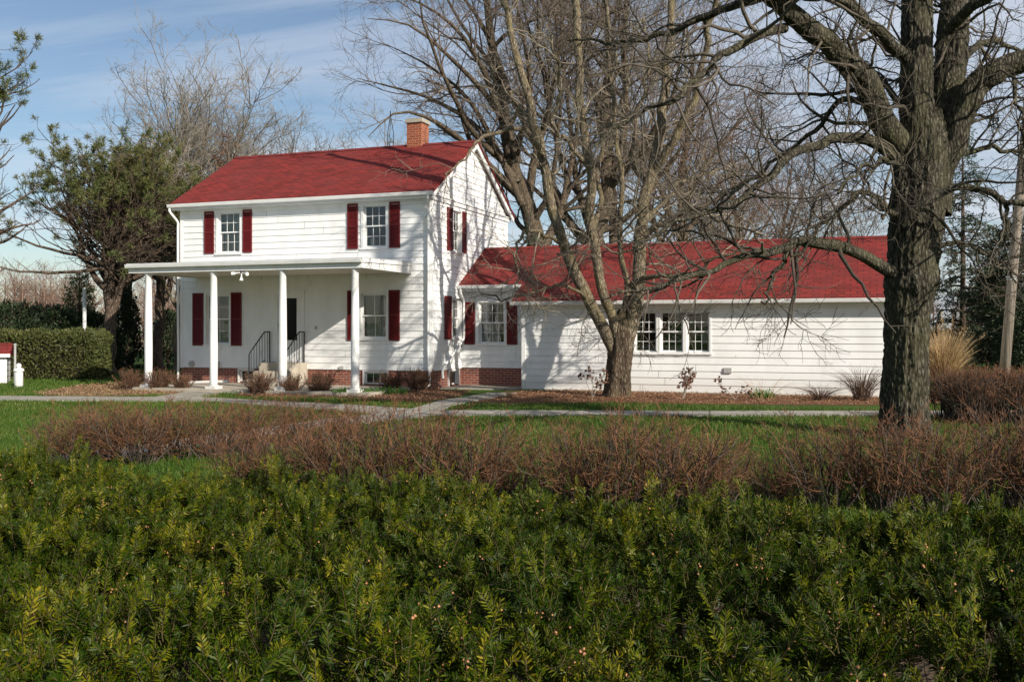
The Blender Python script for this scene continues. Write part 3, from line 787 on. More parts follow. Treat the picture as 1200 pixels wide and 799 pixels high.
wl = Plane((W0, 1.3), (0, 1), (-1, 0)); wf.prism([wl.p(.0, .02, -.002), wl.p(.9, .02, -.002), wl.p(.9, 2.95, -.002), wl.p(.0, 2.50, -.002)], (.09, 0, 0))
siding(wf, Plane((0, 6.8), (1, 0), (0, 1)), 0, W1, .03, 2.4, [], seed=12)
wf.build('wall', M['siding'], house)['label'] = 'boards of the low wing and its connector'
SEAMS.build('board_joint', M['seam'], house)['kind'] = 'stuff'
tb = MB(); WING.box(tb, W0 - .01, W0 + .10, .02, 2.42, -.02, .034); WING.box(tb, W1 - .1, W1 + .03, .02, 2.42, -.02, .034)
WING.box(tb, W0 + .10, W1 - .1, 2.26, 2.42, .0, .032); CONN.box(tb, .03, W0 - .02, 2.74, 2.95, .0, .036); CONN.box(tb, W0 - .14, W0 - .02, .56, 2.73, .0, .03)
tb.build('corner_board', M['trim'], house)
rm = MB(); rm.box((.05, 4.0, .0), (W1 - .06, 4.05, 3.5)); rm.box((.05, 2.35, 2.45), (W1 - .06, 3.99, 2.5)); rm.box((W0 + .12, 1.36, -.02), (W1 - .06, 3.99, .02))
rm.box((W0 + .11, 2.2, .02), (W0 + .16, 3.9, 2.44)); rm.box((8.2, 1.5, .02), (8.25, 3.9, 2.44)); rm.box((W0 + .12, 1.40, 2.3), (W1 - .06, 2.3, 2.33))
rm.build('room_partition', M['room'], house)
cs = MB(); cs.box((W0 + .02, 1.24, -.1), (W1, 1.33, .026)); cs.build('wing_footing', M['concrete'], house)
rf = MB(); k = (WZ - WE_Z) / (WS - WE_S)
roof_slab(rf, 2.02, W1 + .28, WE_S, WE_Z, WS, WZ); roof_slab(rf, .03, 2.018, CE_S, WZ - k * (WS - CE_S), WS, WZ)
roof_slab(rf, .03, W1 + .28, 7.1, WE_Z, WS + .001, WZ)
wroof = rf.build('roof', M['roof'], house); wroof['label'] = 'long low red roof of the wing'
CE_Z = WZ - k * (WS - CE_S)
rc = MB(); rc.prism([[.03, WS - .13, WZ - .06], [.03, WS, WZ + .022], [.03, WS + .13, WZ - .06]], [W1 + .26, 0, 0]); rc.build('ridge_cap', M['roof'], wroof)
tb = MB()
tb.box((2.03, WE_S + .03, 2.39), (W1 + .2, 1.3, 2.415)); tb.box((2.03, WE_S + .01, 2.36), (W1 + .2, WE_S + .03, WE_Z - .072))
tb.box((.035, CE_S + .02, CE_Z - .11), (2.01, 2.2, CE_Z - .085)); tb.box((.035, CE_S + .0, CE_Z - .20), (2.01, CE_S + .02, CE_Z - .072))
tb.prism([[2.022, WE_S + .01, WE_Z - .072], [2.022, CE_S + .3, CE_Z + .08], [2.022, CE_S + .3, CE_Z - .2], [2.022, WE_S + .01, WE_Z - .16]], [.02, 0, 0])
for s0 in (WE_S + .01, 7.09):
    a = WZ - k * abs(s0 - WS) - .072; tb.prism([[W1 + .22, s0, a], [W1 + .22, WS, WZ - .072], [W1 + .22, WS, WZ - .23], [W1 + .22, s0, a - .14]], [.03, 0, 0])
tb.build('fascia', M['trim'], wroof)
gutter(2.0, W1 + .3, WE_S + .008, WE_Z - .03, wroof); gutter(.04, 2.02, CE_S + .0, CE_Z - .03, wroof)
pipe([(.12, CE_S - .06, CE_Z - .13), (.12, CE_S - .05, CE_Z - .25), (.10, 2.12, CE_Z - .5), (.10, 2.12, 2.2), (.10, 2.12, 1.45), (.08, 1.9, 1.25), (.07, .75, .62), (.12, .55, .3)])
x = MB(); t = t_of(853, 1.3); z = z_of(434, t, 1.3); WING.box(x, t - .10, t + .10, z - .07, z + .07, .02, .06); x.build('outlet_box', M['metal'], house)
x = MB(); x.tube([(-7.2, -1.2, .14), (-5.9, -1.05, .20)], .045, 8); dr = x.build('drain_pipe', M['trim'])
dr.location = (C0[0], C0[1], 0); dr.rotation_euler = (0, 0, ROT); tag(dr, 'white drain pipe lying on the porch floor', 'pipe')

# ------------------------------------------------------------------ trees
M['bark_big'] = m_bark('shade_tree_bark', (0.014, 0.012, 0.009), (0.070, 0.062, 0.045), (0.165, 0.15, 0.115), 1.0, moss=(0.075, 0.072, 0.035), bump=1.0, bd=0.03)
M['bark_mid'] = m_bark('yard_tree_bark', (0.045, 0.033, 0.022), (0.18, 0.145, 0.10), (0.34, 0.295, 0.215), 1.1, moss=(0.17, 0.14, 0.065), bump=0.9, bd=0.02)
M['twig_big'] = m_twig('shade_tree_twig', (0.025, 0.020, 0.015), (0.12, 0.10, 0.075))
M['twig_mid'] = m_twig('yard_tree_twig', (0.09, 0.072, 0.052), (0.30, 0.255, 0.19))
M['bark_far'] = m_bark('old_tree_bark', (0.045, 0.033, 0.022), (0.13, 0.10, 0.07), (0.21, 0.17, 0.12), 0.6, bump=0.8)
M['twig_far'] = m_twig('old_tree_twig', (0.085, 0.066, 0.052), (0.22, 0.17, 0.135))
M['twig_red'] = m_twig('reddish_tree_twig', (0.10, 0.062, 0.045), (0.23, 0.15, 0.11))
M['twig_tan'] = m_twig('tan_tree_twig', (0.15, 0.13, 0.105), (0.33, 0.29, 0.24))
M['bark_pine'] = m_bark('pine_bark', (0.045, 0.032, 0.024), (0.13, 0.095, 0.07), (0.24, 0.18, 0.13), 0.8)
M['needle_pine'] = m_leaf('pine_needle', [(0, (0.04, 0.062, 0.016)), (0.5, (0.095, 0.115, 0.030)), (0.8, (0.16, 0.135, 0.045)), (1, (0.24, 0.13, 0.055))], 0.6, 0.15, nscale=0.7)
M['needle_dark'] = m_leaf('dark_evergreen_spray', [(0, (0.012, 0.022, 0.010)), (0.6, (0.030, 0.048, 0.018)), (1, (0.06, 0.075, 0.025))], 0.6, 0.12, nscale=0.8)
M['needle_spruce'] = m_leaf('spruce_spray', [(0, (0.022, 0.038, 0.018)), (0.6, (0.05, 0.075, 0.035)), (1, (0.085, 0.10, 0.05))], 0.6, 0.12, nscale=0.6)
M['hedge_leaf'] = m_leaf('clipped_hedge_leaf', [(0, (0.030, 0.038, 0.012)), (0.5, (0.075, 0.088, 0.022)), (0.8, (0.11, 0.115, 0.03)), (1, (0.17, 0.12, 0.05))], 0.6, 0.15, nscale=1.6)
M['brown_leaf'] = m_leaf('withered_leaf', [(0, (0.10, 0.045, 0.03)), (1, (0.22, 0.12, 0.075))], 0.8, 0.2)

def limb(pts, r0, r1, k=16, Y=15.0, wob=0.0, rng=None, pw=1.0):
    """(px, py, dY) list -> centre line and radii"""
    p = np.array([PX(a, b, Y + c) for a, b, c in pts]); p = spline(p, k)
    if rng is not None:
        s_ = np.linspace(0, 1, k) * k * .45 + rng.random() * 50; am = np.minimum(np.linspace(0, 3, k), 1)[:, None]
        wv = np.stack([fbm(np.column_stack([s_, s_ * 0 + i * 9.7, s_ * 0]), 3) for i in range(3)], -1) - .5
        p = p + wv * am * (.16 if r0 > .1 else .22) + rng.normal(0, wob, (k, 3)) * am
    return p, r0 + (r1 - r0) * np.linspace(0, 1, k) ** pw

def trunk_mesh(ctrl, sides=72, rings=160, seed=0, furrow=0.035, feats=(), freq=7.0, flute=0.0):
    """ctrl rows: x, y, z, radius; a furrowed trunk surface"""
    c = spline(ctrl, rings); P = c[:, :3]; R = c[:, 3]
    V, Q = tubes(P[None], R[None], sides); V = V.reshape(rings, sides, 3)
    out = V - P[:, None]; rad = np.linalg.norm(out, axis=-1, keepdims=True); n = out / rad
    q = np.stack([n[..., 0] * freq, n[..., 1] * freq, np.broadcast_to(V[..., 2] * 2.4, n.shape[:2]) + seed * 3.1], -1)
    a = np.abs(fbm(q + 20, 3) - .5) * 2; b = np.abs(fbm(q * np.array([2.1, 2.1, 3.2]) + 50, 3) - .5) * 2
    lump = fbm(np.stack([n[..., 0] * 1.6, n[..., 1] * 1.6, V[..., 2] * .9 + seed], -1), 3) - .5
    d = furrow * (np.minimum(a * 2.2, 1) - .8) + furrow * .6 * (np.minimum(b * 2, 1) - .7) + lump * furrow * 2.2
    if flute:
        an = np.arctan2(n[..., 1], n[..., 0]); hz = np.clip(1.2 - (V[..., 2]) / 1.6, 0, 1.2)
        d = d + flute * np.sin(an * 5 + lump * 5) * (.35 + .65 * hz)
    for f in feats:      # (point, size xyz, push)
        g_ = np.exp(-(((V - np.array(f[0])) / np.array(f[1])) ** 2).sum(-1)); d = d + f[2] * g_
    V = V + n * d[..., None]
    return V.reshape(-1, 3), Q

def put_tubes(mb, sets):
    for P, R, s in sets:
        if len(P): mb.add(*tubes(P, R, s))

def stack_lines(lines):
    k = max(len(p) for p, _ in lines)
    P = np.stack([spline(p, k) if len(p) != k else p for p, _ in lines]); R = np.stack([np.interp(np.linspace(0, 1, k), np.linspace(0, 1, len(r)), r) for _, r in lines])
    return P, R

# ---- the big tree on the right
rng = np.random.default_rng(5)
YB = 15.2
def Rp(px, Y=YB): return px / FPX * Y
bx, by = PX(1065, 400, YB)[0], YB
big = empty('shade_tree', (0, 0, 0), 0, 'massive bare shade tree with deeply furrowed grey trunk, knot hole and spreading limbs', 'tree')
tc = []
for px, py, r in ((1064, 528, 46), (1064, 505, 38), (1064, 470, 33), (1066, 420, 32), (1068, 370, 32), (1072, 320, 36), (1077, 270, 36), (1081, 220, 38), (1085, 170, 36), (1086, 130, 26)):
    p = PX(px - 4, py, YB); tc.append([p[0], p[1], p[2], Rp(r) * .83])
tc[0][2] = -0.15
knot = PX(1082, 326, YB) + np.array([0, -.42, 0]); hole = PX(1090, 322, YB) + np.array([.06, -.42, 0]); burl = PX(1060, 335, YB) + np.array([0, -.40, 0])
V, Q = trunk_mesh(tc, 120, 330, 1, .040, [(knot, (.26, .35, .30), .10), (burl, (.25, .4, .16), .07), (hole, (.065, .3, .15), -.26), (PX(1084, 370, YB) + np.array([.1, -.4, 0]), (.05, .3, .5), -.05)], 8.0)
mb = MB(); mb.add(V, Q); mb.build('trunk', M['bark_big'], big, True)
stems = [
 ([(1078, 262, .05), (1075, 200, 0), (1074, 150, -.05), (1074, 80, -.1), (1075, 0, 0), (1078, -90, .2), (1070, -220, .5), (1040, -360, .8)], 25, 14),
 ([(1092, 250, .15), (1098, 190, .25), (1107, 140, .35), (1114, 70, .5), (1121, 0, .7), (1130, -80, 1.0), (1150, -220, 1.6), (1190, -350, 2.2)], 25, 13)]
slines = []
for j, (pts, a, b) in enumerate(stems):
    p, r = limb(pts, Rp(a) * .88, Rp(b) * .88, 14, YB); slines.append((p, r))
    V, Q = trunk_mesh(np.column_stack([p, r]), 80, 200, 7 + j, .030, (), 7.0)
    mb = MB(); mb.add(V, Q); mb.build('limb', M['bark_big'], big, True)
BL = [ # points, r0 px, r1 px
 ([(1066,180,0),(1046,158,-.1),(1032,137,-.25),(1015,98,-.5),(990,74,-.8),(955,42,-1.2),(920,14,-1.6),(899,-8,-1.9),(850,-50,-2.4),(790,-85,-2.8)], 21, 9),
 ([(899,-6,-1.9),(864,7,-1.6),(815,25,-1.2),(780,39,-.9),(720,50,-.5),(660,48,0)], 6, 1.4),
 ([(920,33,-1.5),(896,38,-1.7),(868,53,-2.0),(843,70,-2.3),(815,95,-2.6),(780,118,-2.9),(735,140,-3.2),(690,175,-3.4)], 6.5, 1.2),
 ([(1060,195,0),(1039,179,-.3),(1022,168,-.5),(997,160,-.7),(976,161,-.9),(948,175,-1.2),(920,196,-1.5),(885,217,-1.9),(850,240,-2.3),(815,253,-2.6),(780,265,-2.9),(735,287,-3.3)], 9, 1.6),
 ([(1013,121,-.5),(990,116,-.2),(969,130,.1),(948,158,.4),(920,182,.7),(880,212,1.1),(835,238,1.6)], 4.5, 1.2),
 ([(1062,262,-.1),(1039,244,-.3),(1022,232,-.4),(1004,231,-.5),(980,249,-.7),(955,270,-.9),(928,302,-1.2)], 5, 1.5),
 ([(1055,325,-.1),(1034,313,-.2),(1016,301,-.3),(995,291,-.5),(960,283,-.8),(925,287,-1.1),(873,302,-1.6),(820,322,-2.0),(770,336,-2.4),(715,345,-2.8)], 9.5, 1.5),
 ([(930,286,-1.1),(915,308,-1.2),(905,330,-1.3),(893,352,-1.4)], 4.2, 1.6),
 ([(1068,75,-.05),(1053,60,-.3),(1032,39,-.6),(1008,18,-1.0),(976,4,-1.4),(930,-10,-2),(880,-40,-2.6)], 9, 4),
 ([(1095,205,.1),(1117,166,0),(1131,123,-.1),(1152,95,-.2),(1183,77,-.3),(1215,66,-.4),(1260,45,-.5),(1330,0,-.6)], 22, 11),
 ([(1056,262,-.45),(1070,247,-.62),(1088,235,-.7),(1113,224,-.75),(1145,221,-.9),(1173,231,-1.1),(1201,240,-1.3),(1255,250,-1.7)], 6.5, 3),
 ([(1100,58,-.05),(1112,38,-.2),(1124,21,-.4),(1152,0,-.8),(1185,-25,-1.2),(1230,-70,-1.8)], 9, 5),
 ([(1108,190,0),(1131,179,.1),(1166,174,.3),(1201,182,.5),(1250,200,.8)], 4.5, 1.5),
 ([(1100,290,.1),(1114,285,.2),(1153,297,.5),(1181,318,.7),(1205,340,.9)], 4, 1.2),
 ([(1172,230,-1.1),(1178,245,-1.1),(1179,273,-1.1),(1170,304,-1.1),(1150,322,-1.1),(1135,330,-1.1)], 3.2, 1.1),
 ([(1186,80,-.3),(1190,110,-.4),(1197,147,-.5),(1203,190,-.5),(1195,230,-.6)], 3.2, 1.2),
 ([(1052,120,-.1),(1030,95,.4),(1000,70,1.0),(965,60,1.6),(930,70,2.2)], 5, 1.5),
 ([(1112,110,.4),(1140,60,1.0),(1165,48,1.6),(1200,60,2.2),(1240,90,2.8)], 6, 2),
 ([(1060,205,-.3),(1050,190,-.9),(1035,185,-1.5),(1005,200,-2.1),(980,225,-2.6)], 4, 1.2),
 ([(1074,-20,0),(1040,-70,-.8),(1000,-130,-1.6),(940,-190,-2.4)], 12, 4),  # limbs from here on lie above the view, added to cast shadows
 ([(1076,-60,0),(1090,-130,-1.2),(1100,-210,-2.4),(1090,-280,-3.4)], 12, 4),
 ([(1126,-40,.7),(1170,-90,.4),(1230,-150,0),(1290,-200,-.4)], 12, 4),
 ([(1072,-120,.2),(1030,-200,1.2),(980,-280,2.2)], 10, 4),
]
lines = []
for j, (pts, a, b) in enumerate(BL):
    p, r = limb(pts, Rp(a) * .82, Rp(b) * .8, 24, YB, .012, rng); lines.append((p, r))
    mb = MB()
    if a > 8:
        V, Q = trunk_mesh(np.column_stack([p, r]), 40, 120, 20 + j, .016 * a / 15, (), 4.0); mb.add(V, Q)
    else: mb.add(*tubes(p[None], r[None], 10))
    mb.build('limb', M['bark_big'], big, True)
P, R = stack_lines(lines + slines)
A2 = grow(P, R, rng, per_m=5.0, t0=.12, ang=56, labs=1.75, taper=.42, k=9, up=.01, wan=.22, rr=.5, rmax=.04, rmin=.006, tip=.3, rlen=.02)
A3 = grow(*A2, rng, per_m=4.4, t0=.12, ang=50, labs=.72, taper=.4, k=6, up=.03, wan=.24, rr=.6, rmin=.0045, tip=.4, rlen=.014)
A4 = grow(*A3, rng, per_m=7.5, t0=.12, ang=48, labs=.34, taper=.3, k=4, up=.03, wan=.25, rr=.7, rmin=.0034, tip=.5)
mb = MB(); put_tubes(mb, [(*A2, 6), (*A3, 4), (*A4, 3)]); mb.build('crown', M['twig_big'], big, True)

# ---- the many-stemmed tree against the wing
rng = np.random.default_rng(8)
YM = 24.5
def Rm(px): return px / FPX * YM
mid = empty('yard_tree', (0, 0, 0), 0, 'bare tree dividing low into several pale stems in front of the white wing', 'tree')
tc = []
for px, py, r in ((723, 472, 27), (723, 462, 20), (724, 445, 17.5), (725, 425, 16.5), (727, 405, 17), (727, 392, 17.5), (727, 378, 13), (728, 362, 4)):
    p = PX(px, py, YM); tc.append([p[0], p[1], p[2], Rm(r) * .80])
tc[0][2] = -.1
V, Q = trunk_mesh(tc, 72, 120, 3, .026, (), 7.0, flute=.05)
M['bark_mid_trunk'] = m_bark('yard_tree_trunk_bark', (0.022, 0.015, 0.010), (0.095, 0.070, 0.048), (0.21, 0.17, 0.12), 1.0, moss=(0.11, 0.085, 0.045), bump=1.0, bd=0.03)
mb = MB(); mb.add(V, Q); mb.build('trunk', M['bark_mid_trunk'], mid, True)
ML = [
 ([(722,415,0),(709,388,-.1),(688,351,-.2),(671,309,-.3),(660,277,-.3),(648,242,-.3),(636,186,-.2),(625,140,-.1),(615,98,0),(604,60,.2),(588,5,.4),(570,-60,.6)], 11, 5),
 ([(724,410,-.1),(719,375,-.15),(706,340,-.2),(699,305,-.2),(693,263,-.2),(692,221,-.3),(692,196,-.3),(683,140,-.3),(680,81,-.2),(676,28,-.1),(671,-30,0),(660,-120,.1)], 9, 6),
 ([(729,400,0),(731,368,.1),(734,333,.1),(730,288,.2),(727,245,.2),(729,228,.2),(723,168,.3),(718,105,.3),(713,53,.4),(708,10,.5),(700,-60,.7)], 5.5, 3),
 ([(731,410,0),(742,372,0),(748,338,.1),(749,295,.2),(752,260,.3),(757,225,.3),(763,205,.3),(772,168,.4),(778,123,.4),(779,70,.5),(786,18,.6),(790,-60,.8)], 13, 5),
 ([(764,204,.3),(774,190,.1),(785,170,-.1),(797,150,-.3),(814,105,-.6),(825,60,-.9),(835,21,-1.2),(845,-50,-1.6)], 7.5, 4),
 ([(752,280,.25),(762,270,.1),(776,262,-.2),(800,249,-.6),(821,243,-1.0),(840,256,-1.5),(865,268,-2.0),(895,275,-2.5)], 6, 1.6),
 ([(738,335,0),(757,325,-.5),(790,322,-1.0),(815,318,-1.5),(845,300,-2.0),(880,290,-2.4)], 5, 1.5),
 ([(637,188,-.2),(630,172,-.5),(615,152,-.8),(590,154,-1.2),(566,161,-1.6),(541,186,-2.0),(520,207,-2.3)], 4.5, 1.4),
 ([(668,300,-.3),(655,285,-.7),(635,272,-1.2),(612,275,-1.7),(605,300,-2.0),(612,322,-2.1),(600,340,-2.3)], 3.8, 1.2),
 ([(690,352,-.2),(672,338,-.7),(650,335,-1.2),(620,345,-1.7),(590,350,-2.2),(560,345,-2.7)], 3.2, 1.2),
 ([(695,270,-.2),(705,235,.3),(700,200,.8),(715,150,1.4),(735,90,2.0),(745,30,2.5)], 4.5, 2),
 ([(692,200,-.3),(668,170,-.8),(650,140,-1.2),(655,90,-1.6),(645,40,-2.0)], 4, 2),
 ([(760,215,.3),(740,190,1.0),(745,140,1.6),(760,80,2.2),(755,20,2.8)], 4, 2),
 ([(751,262,.3),(775,240,.8),(800,215,1.4),(835,200,2.0),(870,205,2.5)], 4.5, 1.5),
 ([(627,145,-.1),(605,120,.4),(580,95,.9),(560,60,1.4)], 4, 1.5),
]
lines = []
for j, (pts, a, b) in enumerate(ML):
    p, r = limb(pts, Rm(a) * .72, Rm(b) * .70, 26, YM, .02, rng); lines.append((p, r)); mb = MB()
    if a > 5: V, Q = trunk_mesh(np.column_stack([p, r]), 22, 120, 50 + j, .014, (), 4.0); mb.add(V, Q)
    else: mb.add(*tubes(p[None], r[None], 8))
    mb.build('limb', M['bark_mid'], mid, True)
P, R = stack_lines(lines)
A2 = grow(P, R, rng, per_m=2.5, t0=.2, ang=58, labs=1.7, taper=.3, k=8, up=.02, wan=.24, rr=.5, rmax=.05, rmin=.008, tip=.3, rlen=.017)
A3 = grow(*A2, rng, per_m=4.8, t0=.1, ang=50, labs=.85, taper=.4, k=6, up=.0, wan=.26, rr=.6, rmin=.0055, tip=.4, rlen=.012)
A4 = grow(*A3, rng, per_m=6.0, t0=.12, ang=48, labs=.42, taper=.3, k=4, up=.0, wan=.28, rr=.7, rmin=.0042, tip=.5)
mb = MB(); put_tubes(mb, [(*A2, 6), (*A3, 4), (*A4, 3)]); mb.build('crown', M['twig_mid'], mid, True)

# ---- bare trees behind
def bare_tree(name, label, px, Y, h, r, seed, bark, twig, nl=11, lean=(0, 0), spread=.42, first=.22, dens=1.0, lang=44, twr=.007, forks=0, group=None, up=.10, l4=True, fl=.78, extra=()):
    rng = np.random.default_rng(seed); x = (px - 600) / FPX * Y
    root = empty(name, (x, Y, 0), 0, label, 'tree', group)
    k = 16; z = np.linspace(-.1, h, k); w = np.cumsum(rng.normal(0, .012 * h, (k, 2)), 0)
    P = np.column_stack([w[:, 0] + lean[0] * np.clip(z / h, 0, 1) ** 1.3, w[:, 1] + lean[1] * np.clip(z / h, 0, 1) ** 1.3, z]); P[:, :2] -= P[0, :2]
    R = .8 * r * np.clip(1 - z / h, 0.03, 1) ** .95; R[0] *= 1.35
    tk = [P[None]]; tr_ = [R[None]]
    if forks:
        F = grow(P[None], R[None], rng, n=forks, t0=.12, t1=.4, ang=24, ajit=6, labs=h * fl, taper=.2, k=16, up=.10, wan=.09, rr=.58, tip=.06); tk.append(F[0]); tr_.append(F[1])
    P0 = np.concatenate(tk); R0 = np.concatenate(tr_)
    L1 = grow(P0, R0, rng, n=nl, t0=first, t1=.97, ang=lang, ajit=11, labs=spread * h, taper=.55, k=12, up=up, wan=.13, rr=.5, tip=.12, rmin=.02, rlen=.022)
    if extra:
        ex = [limb(q, .17, .012, 12, Y) for q in extra]; E = np.stack([e[0] for e in ex]) - [x, Y, 0]; L1 = (np.concatenate([L1[0], E]), np.concatenate([L1[1], np.stack([e[1] for e in ex])]))
    L2 = grow(*L1, rng, per_m=1.5 * dens, t0=.2, ang=44, ajit=14, labs=.15 * h, taper=.45, k=8, up=.06, wan=.17, rr=.55, tip=.25, rmin=.012, rlen=.016)
    L3 = grow(*L2, rng, per_m=2.5 * dens, t0=.15, ang=42, labs=.07 * h, taper=.4, k=6, up=.05, wan=.2, rr=.6, tip=.4, rmin=twr, rlen=.012)
    sets = [(*L2, 5), (*L3, 3)]
    if l4:
        L4 = grow(*L3, rng, per_m=3.4 * dens, t0=.15, ang=42, labs=.034 * h, taper=.3, k=4, up=.05, wan=.2, rr=.8, tip=.5, rmin=twr * .8); sets.append((*L4, 3))
    mb = MB(); put_tubes(mb, [(P0, R0, 12), (*L1, 7)]); mb.build('trunk', bark, root, True)
    mb = MB(); put_tubes(mb, sets); mb.build('crown', twig, root, True)
    return root
B, T = M['bark_far'], M['twig_far']
bare_tree('bare_tree', 'tall dark old bare tree rising behind the gable and reaching out over the chimney', 622, 40, 21, .62, 101, B, T, nl=20, lean=(-2.5, 0), spread=.50, first=.18, dens=1.12, lang=56, forks=3, up=.05, extra=[[(612,240,0),(575,160,-.5),(545,112,-1),(500,76,-1.6),(452,52,-2.2)],[(606,215,0),(560,150,.8),(505,116,1.4),(455,101,2),(418,92,2.4)],[(596,165,0),(570,90,-.6),(540,40,-1.2),(500,8,-1.8),(450,-12,-2.4)],[(604,225,0),(550,172,-1),(505,140,-1.8),(465,132,-2.6),(432,160,-3.2)],[(600,120,0),(575,50,.5),(545,0,1),(500,-40,1.5)],[(608,190,0),(580,125,-1),(530,70,-2),(480,30,-3),(430,22,-3.5)]])
bare_tree('bare_tree', 'tall dark old bare tree behind the low wing roof and the yard tree', 706, 42, 22, .60, 102, B, T, nl=16, lean=(1.0, 1), spread=.45, first=.2, dens=1.0, lang=52, forks=3, up=.06)
bare_tree('bare_tree', 'brown bare tree behind the wing roof, its crown right of the yard tree', 800, 50, 19, .45, 103, B, M['twig_red'], nl=18, lean=(2, 0), spread=.48, first=.15, forks=3, dens=1.15, lang=54, up=.04)
bare_tree('bare_tree', 'smaller reddish bare tree behind the wing, seen through the big tree limbs', 900, 62, 14.5, .30, 104, B, M['twig_red'], nl=20, spread=.52, first=.12, forks=3, dens=1.3, twr=.009, lang=55, up=.05)
bare_tree('bare_tree', 'reddish fine-twigged bare tree between the yard tree and the big tree limbs', 858, 54, 14.5, .3, 120, B, M['twig_red'], nl=22, lean=(1, 0), spread=.5, first=.12, forks=3, dens=1.35, lang=54, up=.05)
bare_tree('bare_tree', 'low tan bushy bare tree just above the wing ridge beside the big trunk', 965, 46, 7.5, .16, 105, B, M['twig_tan'], nl=16, spread=.55, first=.1, forks=3, dens=1.3)
bare_tree('bare_tree', 'low tan bushy bare tree above the middle of the wing ridge', 860, 40, 6.8, .16, 115, B, M['twig_tan'], nl=16, spread=.55, first=.1, forks=3, dens=1.3)
bare_tree('bare_tree', 'pale leafless tree with a broad fan crown standing above the pines', 222, 48, 13.4, .30, 106, M['bark_mid'], M['twig_tan'], nl=22, lean=(.8, 0), spread=.50, first=.35, forks=3, dens=1.3, lang=50, up=.045, fl=.6)
bare_tree('bare_tree', 'pale leafless tree showing over the left end of the house roof', 268, 52, 12.6, .28, 107, M['bark_mid'], M['twig_tan'], nl=20, lean=(1.5, 0), spread=.48, first=.35, forks=3, dens=1.25, lang=50, up=.045, fl=.6)
bare_tree('bare_tree', 'pale leafless tree with rounded crown over the middle of the house roof', 338, 56, 13.4, .30, 108, M['bark_mid'], M['twig_tan'], nl=26, spread=.50, first=.35, forks=4, dens=1.25, lang=54, up=.045, fl=.6)
bare_tree('bare_tree', 'low far bare tree between the house roof and the chimney', 428, 80, 15.0, .3, 109, M['bark_mid'], M['twig_tan'], nl=20, spread=.5, first=.25, forks=3, dens=1.0, twr=.012, lang=54, up=.05)
bare_tree('bare_tree', 'slender bare sapling of ash colour tangled in front of the right-hand pine', 205, 40, 9.0, .16, 110, M['bark_mid'], M['twig_tan'], nl=18, lean=(-.4, 0), spread=.42, first=.2, forks=3, dens=.9)

# ---- pines
def needles(mb, pos, dr, rng, n=22, L=.13, w=.014, spread=.75, back=.10):
    N = len(pos); i = np.repeat(np.arange(N), n)
    d = nrm(dr[i] * .7 + rng.normal(0, spread, (N * n, 3)) * .7); b = pos[i] - dr[i] * back * rng.random((N * n, 1))
    tip = b + d * L * rng.uniform(.7, 1.2, (N * n, 1)); s = nrm(np.cross(d, rng.normal(size=(N * n, 3)))) * w * .5
    m = (b + tip) * .5
    v = np.stack([b, m + s, tip, m - s], 1).reshape(-1, 3); mb.add(v, np.arange(N * n * 4).reshape(-1, 4))
def tips(A): return A[0][:, -1], nrm(A[0][:, -1] - A[0][:, -2])
def pine(label, px, Y, h, r, seed, lean=(0, 0), first=.42, fork=2, spread=.42, nl=26, up=.05, tuft=1.0, group=None, half=None, needle=None):
    rng = np.random.default_rng(seed); x = (px - 600) / FPX * Y; root = empty('pine_tree', (x, Y, 0), 0, label, 'tree', group)
    k = 16; z = np.linspace(-.1, h * .92, k); w = np.cumsum(rng.normal(0, .010 * h, (k, 2)), 0)
    P = np.column_stack([w[:, 0] + lean[0] * np.clip(z / h, 0, 1) ** 1.5, w[:, 1] + lean[1] * np.clip(z / h, 0, 1) ** 1.5, z]); P[:, :2] -= P[0, :2]
    R = r * np.clip(1 - z / h, .06, 1) ** .75
    F = grow(P[None], R[None], rng, n=fork, t0=.28, t1=.5, ang=30, ajit=7, labs=h * .6, taper=.2, k=14, up=.12, wan=.10, rr=.75, tip=.12)
    P0, R0 = stack_lines([(P, R)] + [(F[0][i], F[1][i]) for i in range(len(F[0]))])
    L1 = grow(P0, R0, rng, n=nl, t0=first, t1=1.0, ang=62, ajit=13, labs=spread * h, taper=.5, k=10, up=up, wan=.16, rr=.5, tip=.2, rmin=.018, rlen=.03)
    L1[0][..., 2] = np.maximum(L1[0][..., 2], h * .36)
    if half is not None:
        keep = (L1[0][:, -1, :2] - L1[0][:, 0, :2]) @ np.array(half) > .3; L1 = (L1[0][keep], L1[1][keep])
    L2 = grow(*L1, rng, per_m=2.5, t0=.3, ang=48, labs=1.05, taper=.3, k=6, up=.10, wan=.2, rr=.6, tip=.4, rmin=.010, rlen=.02)
    L3 = grow(*L2, rng, per_m=3.0, t0=.3, ang=40, labs=.42, taper=.3, k=4, up=.14, wan=.2, rr=.7, tip=.6, rmin=.008)
    mb = MB(); put_tubes(mb, [(P0, R0, 14), (*L1, 7)]); mb.build('trunk', M['bark_pine'], root, True)
    mb = MB(); put_tubes(mb, [(*L2, 4), (*L3, 3)]); mb.build('branch', M['bark_pine'], root, True)
    mb = MB()
    for A in (L2, L3):
        p, d = tips(A); zz = p[:, 2] / h; q = (p - [lean[0], lean[1], .60 * h]) / [spread * h * .80, spread * h * .80, .42 * h]; rho = np.linalg.norm(q, axis=1)
        keep = rng.random(len(p)) < .8 * tuft * np.clip((rho - .62) * 3.2, .03, 1) * np.clip((zz - .50) * 3.5, .12, 1)
        needles(mb, p[keep], d[keep], rng, 40, .21, .020, 1.0, .16)
    mb.build('crown', needle or M['needle_pine'], root); return root
pine('two-needled pine with forked trunk and open flat crown beside the clipped hedge', 131, 37, 7.9, .27, 201, lean=(-.5, 0), spread=.66, nl=30, fork=4, tuft=1.0)
